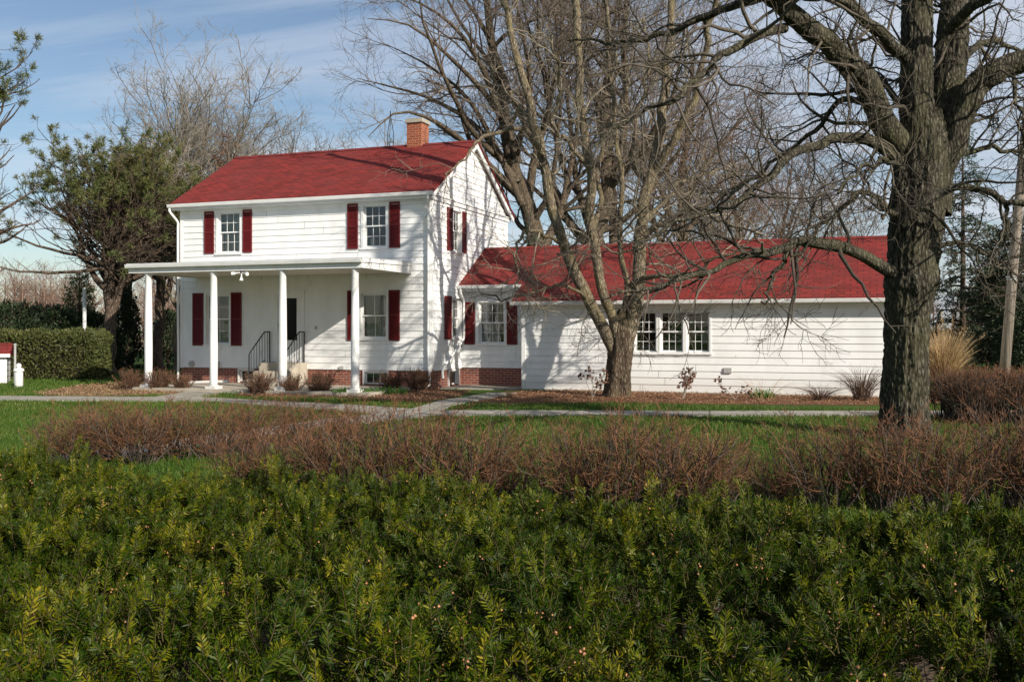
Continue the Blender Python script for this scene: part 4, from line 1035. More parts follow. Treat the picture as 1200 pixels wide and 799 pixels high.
pine('pine with straight brown trunk close to the house corner, behind the end porch column', 187, 41, 8.6, .25, 202, lean=(.3, 0), spread=.42, nl=34, fork=3)
pine('pine with dark trunk standing between the two other pines', 148, 44, 9.2, .26, 203, spread=.42, nl=32, fork=3)
pine('tall pine at the picture edge reaching tufted branches over the low outbuilding', -34, 33, 11.6, .30, 204, spread=.27, nl=84, fork=1, first=.38, half=(1, -.2))
# ---- dense evergreens
def sprays(mb, pos, dr, rng, L=.16, w=.05, n=1, jit=.5):
    N = len(pos) * n; i = np.repeat(np.arange(len(pos)), n); d = nrm(dr[i] + rng.normal(0, jit, (N, 3)))
    s = nrm(np.cross(d, rng.normal(size=(N, 3)))) * w * .5; b = pos[i] + rng.normal(0, L * .3, (N, 3)); l = L * rng.uniform(.6, 1.3, (N, 1))
    v = np.stack([b, b + d * l * .55 + s, b + d * l, b + d * l * .55 - s], 1).reshape(-1, 3); mb.add(v, np.arange(N * 4).reshape(-1, 4))
def spruce(name, label, px, Y, h, rad, seed, m, first=.1, whorl=.30, per=7, droop=-.10, dens=1.0, r=.16, pw=.8, group=None, L=.20):
    rng = np.random.default_rng(seed); x = (px - 600) / FPX * Y; root = empty(name, (x, Y, 0), 0, label, 'tree', group)
    mb = MB(); mb.tube([(0, 0, -.1), (.02, 0, h * .5), (0, 0, h)], [r, r * .6, .015], 10); mb.build('trunk', M['bark_pine'], root, True)
    zs = []; z = h * first
    while z < h * .98: zs += [z + rng.normal(0, .08) for _ in range(per)]; z += whorl * (1.1 - .5 * z / h)
    zs = np.array(zs); N = len(zs); a = rng.random(N) * 6.283; ln = rad * np.clip(1 - zs / h, 0, 1) ** pw * rng.uniform(.55, 1.15, N) + .12
    K = 7; Q = np.zeros((N, K, 3)); Q[:, 0, 2] = zs; d = np.column_stack([np.cos(a), np.sin(a), np.full(N, .12)]); 
    for j in range(1, K):
        Q[:, j] = Q[:, j - 1] + nrm(d) * (ln / (K - 1))[:, None]; d = d + rng.normal(0, .08, (N, 3)); d[:, 2] += droop if j < 4 else -droop * .8
    Rr = np.maximum(.02 * ln[:, None] * np.linspace(1, .2, K), .005)
    S2 = grow(Q, Rr, rng, per_m=5.0 * dens, t0=.2, ang=52, labs=.55, taper=.3, k=4, up=-.12, wan=.15, rr=.6, rmin=.005)
    mb = MB(); put_tubes(mb, [(Q, Rr, 4), (*S2, 3)]); mb.build('branch', M['bark_pine'], root)
    mb = MB()
    for A, n in ((S2, 5),):
        P = A[0]; f = rng.random((len(P), n)) * (P.shape[1] - 1.01); i = f.astype(int); w = (f - i)[..., None]
        ar = np.arange(len(P))[:, None]; pos = P[ar, i] * (1 - w) + P[ar, i + 1] * w; dr = nrm(P[ar, i + 1] - P[ar, i])
        sprays(mb, pos.reshape(-1, 3), dr.reshape(-1, 3), rng, L, .055, 2, .45)
    mb.build('crown', m, root); return root
spruce('spruce_tree', 'open drooping spruce seen just right of the thick tree trunk', 1128, 46, 11.5, 2.6, 301, M['needle_spruce'], first=.14, whorl=.42, per=6, droop=-.14, dens=.8)
spruce('spruce_tree', 'dense dark spruce behind the leaning utility pole', 1192, 42, 6.6, 3.0, 302, M['needle_dark'], first=.03, whorl=.26, per=9, dens=1.2, pw=.6)
spruce('spruce_tree', 'low broad dark spruce between the open spruce and the utility pole', 1160, 50, 4.4, 2.2, 303, M['needle_dark'], first=.03, whorl=.22, per=9, dens=1.2, pw=.55)
spruce('spruce_tree', 'pale green pointed young conifer rising above the dark evergreens', 93, 50, 4.6, 1.3, 304, M['needle_pine'], first=.05, whorl=.25, per=8, dens=1.2)
spruce('spruce_tree', 'thin rust brown dying conifer poking over the left end of the house roof', 268, 44, 10.9, 1.5, 305, M['brown_leaf'], first=.35, whorl=.45, per=5, dens=.7, droop=-.05)
spruce('spruce_tree', 'dark green conifer low behind the gable and connector roof', 632, 36, 5.6, 2.2, 306, M['needle_dark'], first=.05, whorl=.35, per=7, dens=.9)
def mound(name, label, px, Y, rx, ry, h, seed, m, n=5200, L=.17, w=.06, cat='shrub'):
    rng = np.random.default_rng(seed); root = empty(name, ((px - 600) / FPX * Y, Y, 0), 0, label, cat)
    u = rng.normal(size=(n, 3)); u[:, 2] = np.abs(u[:, 2]) * 1.1 - .25; u = nrm(u); k = .72 + .45 * fbm(u * 2.4 + seed, 4)
    rr = k * np.where(rng.random(n) < .7, rng.uniform(.86, 1.02, n), rng.uniform(.4, .9, n))
    pos = np.column_stack([u[:, 0] * rx * rr, u[:, 1] * ry * rr, np.maximum(.03, (u[:, 2] * rr * .8 + .2) * h)])
    mb = MB(); sprays(mb, pos, nrm(u + [0, 0, .5]), rng, L, w, 2, .5); mb.build('foliage', m, root)
    st = MB(); a = rng.random(14) * 6.28; e = np.column_stack([np.cos(a) * rx * .6, np.sin(a) * ry * .6, np.full(14, h * .75)])
    for q in e: st.tube(spline([(0, 0, -.05), q * [.35, .35, .5], q], 6), np.linspace(.05, .01, 6), 5)
    st.build('branch', M['bark_pine'], root); return root
mound('evergreen_shrub', 'dark sprawling evergreen at the left edge behind the clipped hedge', 8, 39, 2.1, 1.6, 3.0, 401, M['needle_dark'])
mound('evergreen_shrub', 'dark rounded evergreen rising behind the middle of the clipped hedge', 58, 40, 1.6, 1.5, 2.75, 402, M['needle_dark'])
mound('evergreen_shrub', 'dark evergreen close against the forked pine trunk', 106, 40, 1.3, 1.3, 2.5, 403, M['needle_dark'])
mound('evergreen_shrub', 'dark evergreen low beside the end of the house wall', 197, 44, 1.0, 1.2, 2.6, 404, M['needle_dark'], n=2600)
mound('evergreen_shrub', 'ivy dark evergreen wrapped round the middle pine trunk', 149, 43.3, .55, .55, 3.8, 405, M['needle_dark'], n=1800)
mound('evergreen_shrub', 'rounded dark evergreen at the right edge beyond the utility pole', 1218, 36, 1.6, 1.6, 3.3, 406, M['needle_dark'])

# ---- the clipped evergreen hedge on the left
def hedge_box(x0, x1, y0, y1, h, n, rng, rnd=.35):
    """points near the surface of a soft-cornered box"""
    pts = []; nn = []
    while sum(len(p) for p in pts) < n:
        p = rng.random((n, 3)); f = rng.integers(0, 5, n); d = np.zeros((n, 3))
        for k, (ax, val, s) in enumerate(((0, 0, -1), (0, 1, 1), (1, 0, -1), (1, 1, 1), (2, 1, 1))):
            mk = f == k; p[mk, ax] = val; d[mk, ax] = s
        q = np.column_stack([x0 + (x1 - x0) * p[:, 0], y0 + (y1 - y0) * p[:, 1], h * p[:, 2]])
        c = np.array([(x0 + x1) / 2, (y0 + y1) / 2, h * .4]); hx = np.array([(x1 - x0) / 2, (y1 - y0) / 2, h * .6])
        e = np.abs((q - c) / hx); over = np.clip((e - 1) * hx + rnd, 0, None); nrmv = np.linalg.norm(over, axis=1)
        q = q - np.sign(q - c) * over * np.where(nrmv > rnd, 1 - rnd / np.maximum(nrmv, 1e-6), 0)[:, None]
        pts.append(q); nn.append(d)
    q = np.vstack(pts)[:n]; d = np.vstack(nn)[:n]
    q = q + d * ((fbm(q * 2.0 + 3, 4) - .5) * .35)[:, None] - d * (rng.random(n) ** 2 * .28)[:, None]; q[:, 2] = np.maximum(q[:, 2], .03)
    return q, d
rng = np.random.default_rng(31)
hb = empty('clipped_hedge', (-15.6, 33.6, 0), 0, 'dense boxy clipped evergreen hedge beside the low outbuilding', 'hedge')
q, d = hedge_box(-3.2, 1.5, -.9, .9, 1.62, 15000, rng); mb = MB(); sprays(mb, q, nrm(d + [0, 0, .3]), rng, .11, .045, 2, .6); mb.build('foliage', M['hedge_leaf'], hb)
st = MB()
for xx in np.arange(-2.8, 1.3, .4): st.tube([(xx, 0, -.05), (xx + rng.normal(0, .1), rng.normal(0, .2), 1.3)], [.04, .015], 6)
st.build('branch', M['bark_pine'], hb)
core = MB(); core.box((-2.9, -.6, .05), (1.2, .6, 1.3)); core.build('dark_core', mottled('hedge_core_shade', (0.02, 0.016, 0.010), (0.05, 0.04, 0.02), 30, .95), hb)  # solid block, its dark colour stands in for the shaded inside of the hedge

# ---- far wood
rng = np.random.default_rng(77)
mb = MB(); allP = []
def far_line(x0, x1, Y, n, h):
    for _ in range(n):
        x = rng.uniform(x0, x1); y = Y + rng.uniform(0, 40); hh = h * rng.uniform(.75, 1.15)
        k = 6; P = np.zeros((1, k, 3)); P[0, :, 0] = x + np.linspace(0, rng.normal(0, .8), k); P[0, :, 1] = y; P[0, :, 2] = np.linspace(0, hh, k); R = np.linspace(.22, .03, k)[None]
        L1 = grow(P, R, rng, n=20, t0=.08, ang=42, labs=hh * .45, taper=.5, k=5, up=.1, wan=.15, rr=.5, tip=.3, rmin=.035)
        L2 = grow(*L1, rng, per_m=2.4, t0=.2, ang=42, labs=hh * .20, taper=.3, k=3, up=.1, wan=.2, rmin=.020)
        put_tubes(mb, [(P, R, 4), (*L1, 3), (*L2, 3)])
far_line(-125, -50, 165, 150, 11.0); far_line(-60, 40, 230, 80, 9); far_line(40, 190, 200, 150, 8)
tag(mb.build('far_wood', M['twig_red']), kind='stuff')

# ------------------------------------------------------------------ the yew hedge along the front
M['yew'] = m_leaf('yew_needle', [(0, (0.006, 0.016, 0.001)), (0.5, (0.020, 0.042, 0.001)), (0.82, (0.066, 0.082, 0.0025)), (1, (0.19, 0.155, 0.008))], 0.45, 0.10, 0.14, nscale=1.6)
M['yew_tip'] = m_leaf('young_yew_needle', [(0, (0.026, 0.052, 0.002)), (0.6, (0.098, 0.112, 0.004)), (1, (0.28, 0.21, 0.014))], 0.45, 0.15, 0.14, nscale=1.6)
M['yew_stem'] = mottled('yew_twig_bark', (0.035, 0.026, 0.010), (0.10, 0.075, 0.022), 9, .8)
M['yew_bud'] = mottled('yew_pollen_bud', (0.30, 0.13, 0.055), (0.48, 0.24, 0.11), 30, .6)
rng = np.random.default_rng(2024)
def hedge_back(x): return 5.15 - .40 * x          # the far edge of the clipped top
def hedge_top(x, y):
    p = np.stack([x * 1.1, y * 1.1, np.zeros_like(x)], -1); q = np.stack([x * 5, y * 5, np.full_like(x, 4.0)], -1)
    z = .93 + (fbm(p + 40, 3) - .5) * .26 + (fbm(q, 3) - .5) * .22
    e = np.clip((y - (hedge_back(x) - .55)) / .6, 0, 1.2); return z - .22 * e ** 2
NC = 3100
ys = 1.15 + (6.7 - 1.15) * rng.random(NC * 3) ** .85; xs = rng.uniform(-4.2, 4.2, NC * 3)
ok = (np.abs(xs) < ys * .56 + .45) & (ys < hedge_back(xs)); cx, cy = xs[ok][:NC], ys[ok][:NC]; NC = len(cx)
per_c = rng.integers(3, 7, NC); ci = np.repeat(np.arange(NC), per_c); N = len(ci)
cdep = np.where(rng.random(NC) < .80, rng.random(NC) ** 1.2 * .15, .15 + rng.random(NC) * .22)
def shoots(base, d, ln, nn, LL, rng, flat=None):
    """needles in two ranks along each shoot; returns needle quads and centre lines"""
    n = len(base); d = nrm(d); side = nrm(np.cross(d, rng.normal(size=(n, 3)) if flat is None else flat)); up = np.cross(side, d)
    K = 5; t = np.linspace(0, 1, K); bend = rng.normal(0, .12, (n, 1))
    C = base[:, None] + d[:, None] * (ln[:, None] * t)[..., None] + up[:, None] * (bend * ln[:, None] * t ** 2)[..., None]
    j = np.arange(nn); f = .03 + .97 * (j + .5) / nn
    pos = base[:, None] + d[:, None] * (ln[:, None] * f)[..., None] + up[:, None] * (bend * ln[:, None] * f ** 2)[..., None]
    sg = np.where(j % 2 == 0, 1.0, -1.0)[None, :, None]
    A = np.radians(62 - 34 * f ** 2)[None, :, None] + rng.normal(0, .14, (n, nn, 1))
    nd = nrm(np.cos(A) * d[:, None] + np.sin(A) * sg * side[:, None] + up[:, None] * rng.normal(.22, .22, (n, nn, 1)))
    L = LL * rng.uniform(.75, 1.15, (n, nn, 1)) * (1 - .35 * (f ** 4))[None, :, None]
    wv = nrm(np.cross(nd, up[:, None] + rng.normal(0, .35, (n, nn, 3)))) * (LL * .082)
    v = np.stack([pos, pos + nd * L * .35 + wv, pos + nd * L * .7 + wv * .9, pos + nd * L, pos + nd * L * .7 - wv * .9, pos + nd * L * .35 - wv], 2)
    return v.reshape(-1, 3), C
def hexes(mb, v):
    i = np.arange(len(v) // 6)[:, None] * 6
    mb.add(v, np.vstack([i + [0, 1, 4, 5], i + [1, 2, 3, 4]]))
cz = hedge_top(cx, cy); nx = np.stack([hedge_top(cx + .04, cy) - hedge_top(cx - .04, cy), hedge_top(cx, cy + .04) - hedge_top(cx, cy - .04)], -1) / .08
cd = np.column_stack([-nx[:, 0] * .7, -nx[:, 1] * .7, np.full(NC, .9)]) + rng.normal(0, .30, (NC, 3))
dep = cdep[ci]; xs, ys = cx[ci], cy[ci]
base = np.column_stack([cx, cy, cz - .11 - cdep])[ci] + rng.normal(0, .012, (N, 3))
dr = nrm(cd)[ci] + rng.normal(0, .36, (N, 3)); dr[:, 2] = np.maximum(dr[:, 2], .12)
far = ys > hedge_back(xs) - .8; dr[far, 2] += .4
ln = rng.uniform(.085, .15, N); tall = rng.random(N) < np.where(far, .08, .012); ln[tall] *= 1.75; dr[tall] = dr[tall] * .35 + [0, 0, .9]
yew = empty('yew_hedge', (0, 3.4, 0), 0, 'broad dark green yew hedge filling the whole front of the picture', 'hedge')
off = np.array([0, -3.4, 0])
ma, mbk, ms = MB(), MB(), MB()
tipm = (rng.random(N) < .34) & (dep < .06) | tall
v, C = shoots(base, dr, ln, 34, .027, rng)
per = 34 * 6; v = v.reshape(N, per, 3)
hexes(mbk, v[~tipm].reshape(-1, 3) + off); hexes(ma, v[tipm].reshape(-1, 3) + off)
ms.add(*tubes(C + off, np.broadcast_to(np.linspace(.0021, .0011, 5), (N, 5)), 3))
ns = 2; idx = np.repeat(np.arange(N), ns); f = rng.uniform(.15, .85, len(idx)); b2 = C[idx, 0] * (1 - f[:, None]) + C[idx, -1] * f[:, None]
d2 = nrm(nrm(dr)[idx] + rng.normal(0, .62, (len(idx), 3))); d2[:, 2] += .12
v2, C2 = shoots(b2, d2, rng.uniform(.045, .085, len(idx)), 16, .025, rng); v2 = v2.reshape(len(idx), -1, 3); t2 = tipm[idx]
hexes(mbk, v2[~t2].reshape(-1, 3) + off); hexes(ma, v2[t2].reshape(-1, 3) + off)
ms.add(*tubes(C2 + off, np.broadcast_to(np.linspace(.0014, .0009, 5), (len(idx), 5)), 3))
mbk.build('foliage', M['yew'], yew); ma.build('young_growth', M['yew_tip'], yew)
# wood inside
nb = 420; bx_ = rng.uniform(-3.9, 3.9, nb); byy = rng.uniform(1.3, 5.4, nb); k_ = (np.abs(bx_) < byy * .56 + .4) & (byy < hedge_back(bx_) - .1); bx_, byy = bx_[k_], byy[k_]
st0 = np.column_stack([bx_, byy, np.zeros(len(bx_))]); Pb = np.zeros((len(bx_), 6, 3)); dd = np.column_stack([rng.normal(0, .25, len(bx_)), rng.normal(0, .25, len(bx_)), np.ones(len(bx_))]); Pb[:, 0] = st0
for j in range(1, 6): Pb[:, j] = Pb[:, j - 1] + dd * .15; dd = dd + rng.normal(0, .18, dd.shape); dd[:, 2] = 1
ms.add(*tubes(Pb + off, np.broadcast_to(np.linspace(.012, .004, 6), (len(Pb), 6)), 5))
G2 = grow(Pb, np.broadcast_to(np.linspace(.012, .004, 6), (len(Pb), 6)), rng, n=16, t0=.3, ang=55, labs=.26, k=5, up=.1, wan=.25, rr=.5, rmin=.0022)
ms.add(*tubes(G2[0] + off, G2[1], 3)); ms.build('branch', M['yew_stem'], yew, True)
# pollen buds in little clusters
bm_ = MB(); oc = np.array([[1, 0, 0], [-1, 0, 0], [0, 1, 0], [0, -1, 0], [0, 0, 1], [0, 0, -1]], float); of = np.array([[0, 2, 4], [2, 1, 4], [1, 3, 4], [3, 0, 4], [2, 0, 5], [1, 2, 5], [3, 1, 5], [0, 3, 5]])
pick = rng.choice(N, 2400, replace=False); pick = pick[dep[pick] < .09]; pick = pick[fbm(base[pick] * 2.2, 2) > .47]
for i in pick:
    for q in range(rng.integers(1, 6)):
        c = C[i, 0] + (C[i, -1] - C[i, 0]) * rng.uniform(.25, .9) + rng.normal(0, .008, 3) + [0, -.008, .004]; bm_.add(c + off + oc * rng.uniform(.0036, .0062), None, of)
o = bm_.build('pollen_bud', M['yew_bud'], yew, True); o['kind'] = 'stuff'

# ------------------------------------------------------------------ leafless shrubs between the hedge and the walk
M['shrub_stem'] = m_twig('grey_shrub_stem', (0.028, 0.021, 0.017), (0.105, 0.08, 0.064), 4)
M['shrub_twig'] = m_twig('red_brown_shrub_twig', (0.048, 0.023, 0.012), (0.225, 0.105, 0.052), 3)
def shrub_meshes(seed, h=.92, rad=.42, nst=34, dens=1.0, thin=1.0, tw=1.0):
    rng = np.random.default_rng(seed); a = rng.random(nst) * 6.283; r = rng.random(nst) ** .5
    base = np.column_stack([np.cos(a) * r * rad * .35, np.sin(a) * r * rad * .35, np.full(nst, -.03)])
    d = nrm(np.column_stack([np.cos(a) * r * rad * .85, np.sin(a) * r * rad * .85, np.full(nst, h)])); K = 8
    P = np.zeros((nst, K, 3)); P[:, 0] = base; ln = h * rng.uniform(.72, 1.05, nst) / d[:, 2]
    for j in range(1, K):
        P[:, j] = P[:, j - 1] + d * (ln / (K - 1))[:, None]; d = nrm(d + rng.normal(0, .17, (nst, 3)) + [0, 0, .05])
    R = np.broadcast_to(np.linspace(.0075, .0028, K) * thin, (nst, K)) * rng.uniform(.7, 1.3, (nst, 1))
    A2 = grow(P, R, rng, per_m=13 * dens, t0=.18, ang=40, labs=.34 * h * tw, taper=.45, k=5, up=.10, wan=.2, rr=.6, rmin=.0026 * thin, tip=.5)
    A3 = grow(*A2, rng, per_m=16 * dens, t0=.15, ang=38, labs=.15 * h * tw, taper=.3, k=4, up=.12, wan=.2, rr=.8, rmin=.0020 * thin, tip=.6)
    ms = MB(); put_tubes(ms, [(P, R, 5)]); mt = MB(); put_tubes(mt, [(*A2, 3), (*A3, 3)]); return ms, mt
def shrub_proto(name, seed, **k):
    root = empty(name); a, b = shrub_meshes(seed, **k); a.build('stem', M['shrub_stem'], root); b.build('twig', M['shrub_twig'], root); return root
USED = set()
def place(proto, x, y, rz, sc, label, cat, group=None):
    if proto.name not in USED: USED.add(proto.name); r = proto
    else:
        r = proto.copy(); S.collection.objects.link(r)
        for ch in list(proto.children):
            c = ch.copy(); S.collection.objects.link(c); c.parent = r
    r.location = (x, y, 0); r.rotation_euler = (0, 0, rz); r.scale = (sc[0], sc[0], sc[1]); tag(r, label, cat, group); return r
rng = np.random.default_rng(90)
protos = [shrub_proto('bare_shrub', 500 + i, h=.94, rad=.54, nst=50, dens=.86) for i in range(4)]
GN = 'leafless shrubs in the row behind the yew hedge'
near = [(286, 10.7, .70, 'lowest leafless shrub at the far left tip of the near row'), (352, 10.4, .88, 'leafless red brown shrub at the left end of the near shrub row'), (418, 10.2, .95, 'leafless shrub in front of the bend of the walk'), (478, 10.0, 1.0, 'leafless shrub below the left edge of the lower front window'),
        (540, 9.9, .98, 'leafless shrub below the path to the connector door'), (588, 10.3, .70, 'low thin leafless shrub left of the grassy gap'), (668, 9.8, .92, 'leafless shrub just right of the grassy gap, below the white corner board'), (722, 9.6, .98, 'leafless shrub directly below the many-stemmed yard tree'),
        (785, 9.7, 1.0, 'leafless shrub below the triple window'), (838, 9.9, .85, 'leafless shrub below the outlet box on the wing wall'), (905, 10.1, .62, 'small thin leafless shrub in the right-hand grassy gap'), (972, 9.8, .98, 'leafless shrub just left of the thick tree trunk'),
        (1040, 9.6, .95, 'leafless shrub covering the left foot of the thick tree trunk'), (1098, 9.5, 1.02, 'leafless shrub covering the right foot of the thick tree trunk'), (1160, 9.7, 1.0, 'leafless shrub in front of the dark clipped twig hedge'), (1222, 9.5, 1.05, 'leafless shrub cut by the right picture edge')]
for i, (px, Y, sc, lb) in enumerate(near):
    Y -= .62; place(protos[i % 4], (px - 600) / FPX * Y, Y, rng.random() * 6.28, (sc * rng.uniform(1.0, 1.2), sc * rng.uniform(.86, 1.0)), lb, 'shrub', GN)
GN2 = 'leafless shrubs in the far clump by the diagonal walk'
farr = [(78, 12.1, .80, 'leafless shrub at the grassy left end of the far clump'), (118, 12.5, .85, 'second leafless shrub from the left end of the far clump'), (160, 12.1, .86, 'leafless shrub of the far clump below the end porch column'), (205, 12.6, .85, 'leafless shrub of the far clump below the second porch column'),
        (250, 12.7, .84, 'leafless shrub of the far clump below the stair railing'), (300, 13.2, .84, 'leafless shrub of the far clump below the third porch column'), (352, 14.0, .78, 'leafless shrub of the far clump below the round porch shrubs'), (405, 14.5, .70, 'low leafless shrub at the right end of the far clump')]
for i, (px, Y, sc, lb) in enumerate(farr):
    place(protos[(i + 1) % 4], (px - 600) / FPX * Y, Y, rng.random() * 6.28, (sc * 1.2, sc * .93), lb, 'shrub', GN2)
# round bare shrubs along the porch
rp = [shrub_proto('round_shrub', 520 + i, h=.56, rad=.52, nst=110, dens=2.3, thin=1.2, tw=.6) for i in range(2)]
rl_ = [(152, 457.5, .95, 'round bare shrub farthest left, before the end porch column'), (186, 458, .98, 'round bare shrub just right of the end porch column'), (214, 458.5, .78, 'small round bare shrub between the first two porch columns'), (303, 462, .98, 'round bare shrub in front of the stoop, left of the third column'), (342, 462, .85, 'narrow bare shrub just right of the third porch column'),
       (374, 462, 1.0, 'round bare shrub in front of the lit brick, right of the stoop'), (459, 459, .85, 'bare shrub below the lower right window, left one of its pair'), (490, 458.5, 1.0, 'bare shrub at the brick corner beside the downspout')]
for i, (px, py, sc, lb) in enumerate(rl_):
    x, y = GR(px, py); place(rp[i % 2], x, y, rng.random() * 6.28, (sc * .78, sc * (1.1 if i < 6 else 1.15)), lb, 'shrub', 'round bare shrubs along the porch')

# dark clipped twig hedge on the right
rng = np.random.default_rng(61)
hx = empty('twig_hedge', PX(1165, 0, 17.6) * [1, 1, 0], 0, 'clipped leafless hedge with dark inside and reddish tips before the utility pole', 'hedge')
nst = 900; K = 6; P = np.zeros((nst, K, 3)); P[:, 0] = np.column_stack([rng.uniform(-.75, 2.6, nst), rng.uniform(-.5, .9, nst), np.zeros(nst)]); d = np.column_stack([rng.normal(0, .14, nst), rng.normal(0, .14, nst), np.ones(nst)])
edge = P[:, 0, 0] < -.4; d[edge, 0] -= .12
for j in range(1, K): P[:, j] = P[:, j - 1] + nrm(d) * rng.uniform(.15, .18, (nst, 1)); d = d + rng.normal(0, .15, (nst, 3))
R = np.broadcast_to(np.linspace(.009, .004, K), (nst, K)); A2 = grow(P, R, rng, per_m=14, t0=.3, ang=42, labs=.30, taper=.3, k=4, up=.12, wan=.2, rmin=.0035); A3 = grow(*A2, rng, per_m=13, t0=.2, ang=40, labs=.16, taper=.3, k=3, up=.14, wan=.2, rr=.8, rmin=.003)
a = MB(); put_tubes(a, [(P, R, 4), (*A2, 3)]); a.build('stem', M['shrub_stem'], hx); a = MB(); put_tubes(a, [(*A3, 3)]); a.build('twig', M['shrub_twig'], hx)

# ------------------------------------------------------------------ tall tan grass, dry stalks
M['straw'] = m_leaf('dry_grass_blade', [(0, (0.26, 0.165, 0.075)), (1, (0.58, 0.42, 0.22))], .7, .3)
M['straw_dark'] = m_leaf('withered_grass_blade', [(0, (0.07, 0.042, 0.03)), (1, (0.18, 0.115, 0.075))], .8, .2)
def grass_clump(name, label, px, py, n, h, rad, seed, m, w=.010, curl=.5, plume=0, cat='ornamental grass'):
    rng = np.random.default_rng(seed); x, y = GR(px, py); root = empty(name, (x, y, 0), 0, label, cat)
    a = rng.random(n) * 6.283; r = rng.random(n) ** .5; K = 7; t = np.linspace(0, 1, K); H = h * rng.uniform(.55, 1.08, n); out = rad * r * rng.uniform(.6, 1.3, n)
    P = np.zeros((n, K, 3)); b = rad * .28 * r
    for c, fn in ((0, np.cos), (1, np.sin)): P[..., c] = (b * fn(a))[:, None] + (out * fn(a))[:, None] * t ** 2 + rng.normal(0, .012, (n, K)).cumsum(1)
    P[..., 2] = H[:, None] * (t - curl * .35 * (r[:, None]) * t ** 3)
    T = nrm(np.gradient(P, axis=1)); s = nrm(np.cross(T, rng.normal(size=(n, 1, 3)))) * (w * .5 * np.array([.8, 1, 1, .9, .75, .5, .1]))[None, :, None]
    v = np.stack([P - s, P + s], 2).reshape(n, K * 2, 3); i = np.arange(n)[:, None, None] * K * 2 + np.arange(K - 1)[None, :, None] * 2; q = i + np.array([0, 1, 3, 2])
    mb = MB(); mb.add(v.reshape(-1, 3), q.reshape(-1, 4)); mb.build('blade', m, root)['kind'] = 'stuff'
    if plume:
        pk = rng.choice(n, plume, replace=False); mb = MB(); tp = P[pk, -1]; dr = nrm(P[pk, -1] - P[pk, -3]); i = np.repeat(np.arange(plume), 26); pos = tp[i] + dr[i] * rng.uniform(-.12, .16, (len(i), 1)); sprays(mb, pos, dr[i], rng, .06, .012, 1, .5); mb.build('plume', m, root)['kind'] = 'stuff'
grass_clump('ornamental_grass', 'tall tan ornamental grass clump just right of the thick tree trunk', 1106, 466, 900, 1.85, .62, 1, M['straw'], .014, .6, 60)
grass_clump('dry_grass', 'dark withered grass clump at the foot of the wing wall, left of the thick trunk', 1010, 469, 300, .95, .7, 2, M['straw_dark'], .009, .8)
grass_clump('dry_grass', 'low brown withered clump at the wall foot below the shadow arcs', 962, 469, 150, .5, .6, 3, M['straw_dark'], .009, 1.2)
grass_clump('dry_grass', 'small pale stubble tuft on the mulch by the connector', 597, 466, 50, .22, .12, 4, M['straw'], .008, .4)
grass_clump('dry_grass', 'thin sprawling straw stalks on the mulch right of the outlet box', 895, 470, 40, .75, .9, 5, M['straw'], .006, .6)
def stalk_plant(label, px, py, h, n, seed):
    rng = np.random.default_rng(seed); x, y = GR(px, py); root = empty('dry_plant', (x, y, 0), 0, label, 'plant')
    K = 6; P = np.zeros((n, K, 3)); d = np.column_stack([rng.normal(0, .28, n), rng.normal(0, .15, n), np.ones(n)])
    for j in range(1, K): P[:, j] = P[:, j - 1] + nrm(d) * h / (K - 1) * rng.uniform(.7, 1.1, (n, 1)); d = d + rng.normal(0, .2, d.shape)
    R = np.broadcast_to(np.linspace(.009, .004, K), (n, K)); A = grow(P, R, rng, n=7, t0=.35, ang=50, labs=.22, k=4, rmin=.003)
    mb = MB(); put_tubes(mb, [(P, R, 4), (*A, 3)]); mb.build('stem', M['twig_tan'], root)
    p, d = tips(A); p2 = np.concatenate([p, A[0][:, 2]]); d2 = np.concatenate([d, d]); mb = MB(); k_ = rng.random(len(p2)) < .85; sprays(mb, p2[k_], d2[k_] * .3 + [0, 0, -.4], rng, .10, .065, 2, .8); mb.build('leaf', M['brown_leaf'], root)['kind'] = 'stuff'
stalk_plant('dry stalks with curled brown leaves just left of the yard tree trunk', 694, 468, .85, 4, 11)
stalk_plant('dry stalks with curled brown leaves below the triple window', 800, 468.5, .85, 5, 12)
stalk_plant('thin dry stalks with few leaves right of the triple window', 862, 468.5, .6, 2, 13)
M['green_leaf'] = m_leaf('fresh_green_leaf', [(0, (0.04, 0.10, 0.015)), (1, (0.10, 0.20, 0.035))], .55, .3)
for px, py, n, rx, lb in ((412, 463.5, 500, .42, 'bright green low tuft at the foot of the right porch column'), (452, 462.5, 520, .48, 'bright green low tuft beside the bare shrub pair'), (893, 466.5, 300, .22, 'small green tuft at the foot of the wing wall')):
    rg = np.random.default_rng(int(px)); x, y = GR(px, py); root = empty('green_tuft', (x, y, 0), 0, lb, 'plant')
    u = rg.random((n, 2)) * 2 - 1; mb = MB(); pos = np.column_stack([u[:, 0] * rx, u[:, 1] * rx * .6, np.full(n, .02)]); dr = np.column_stack([u[:, 0] * .6, u[:, 1] * .6, np.ones(n)]); sprays(mb, pos, nrm(dr), rg, .15, .022, 1, .35); mb.build('leaf', M['green_leaf'], root)['kind'] = 'stuff'

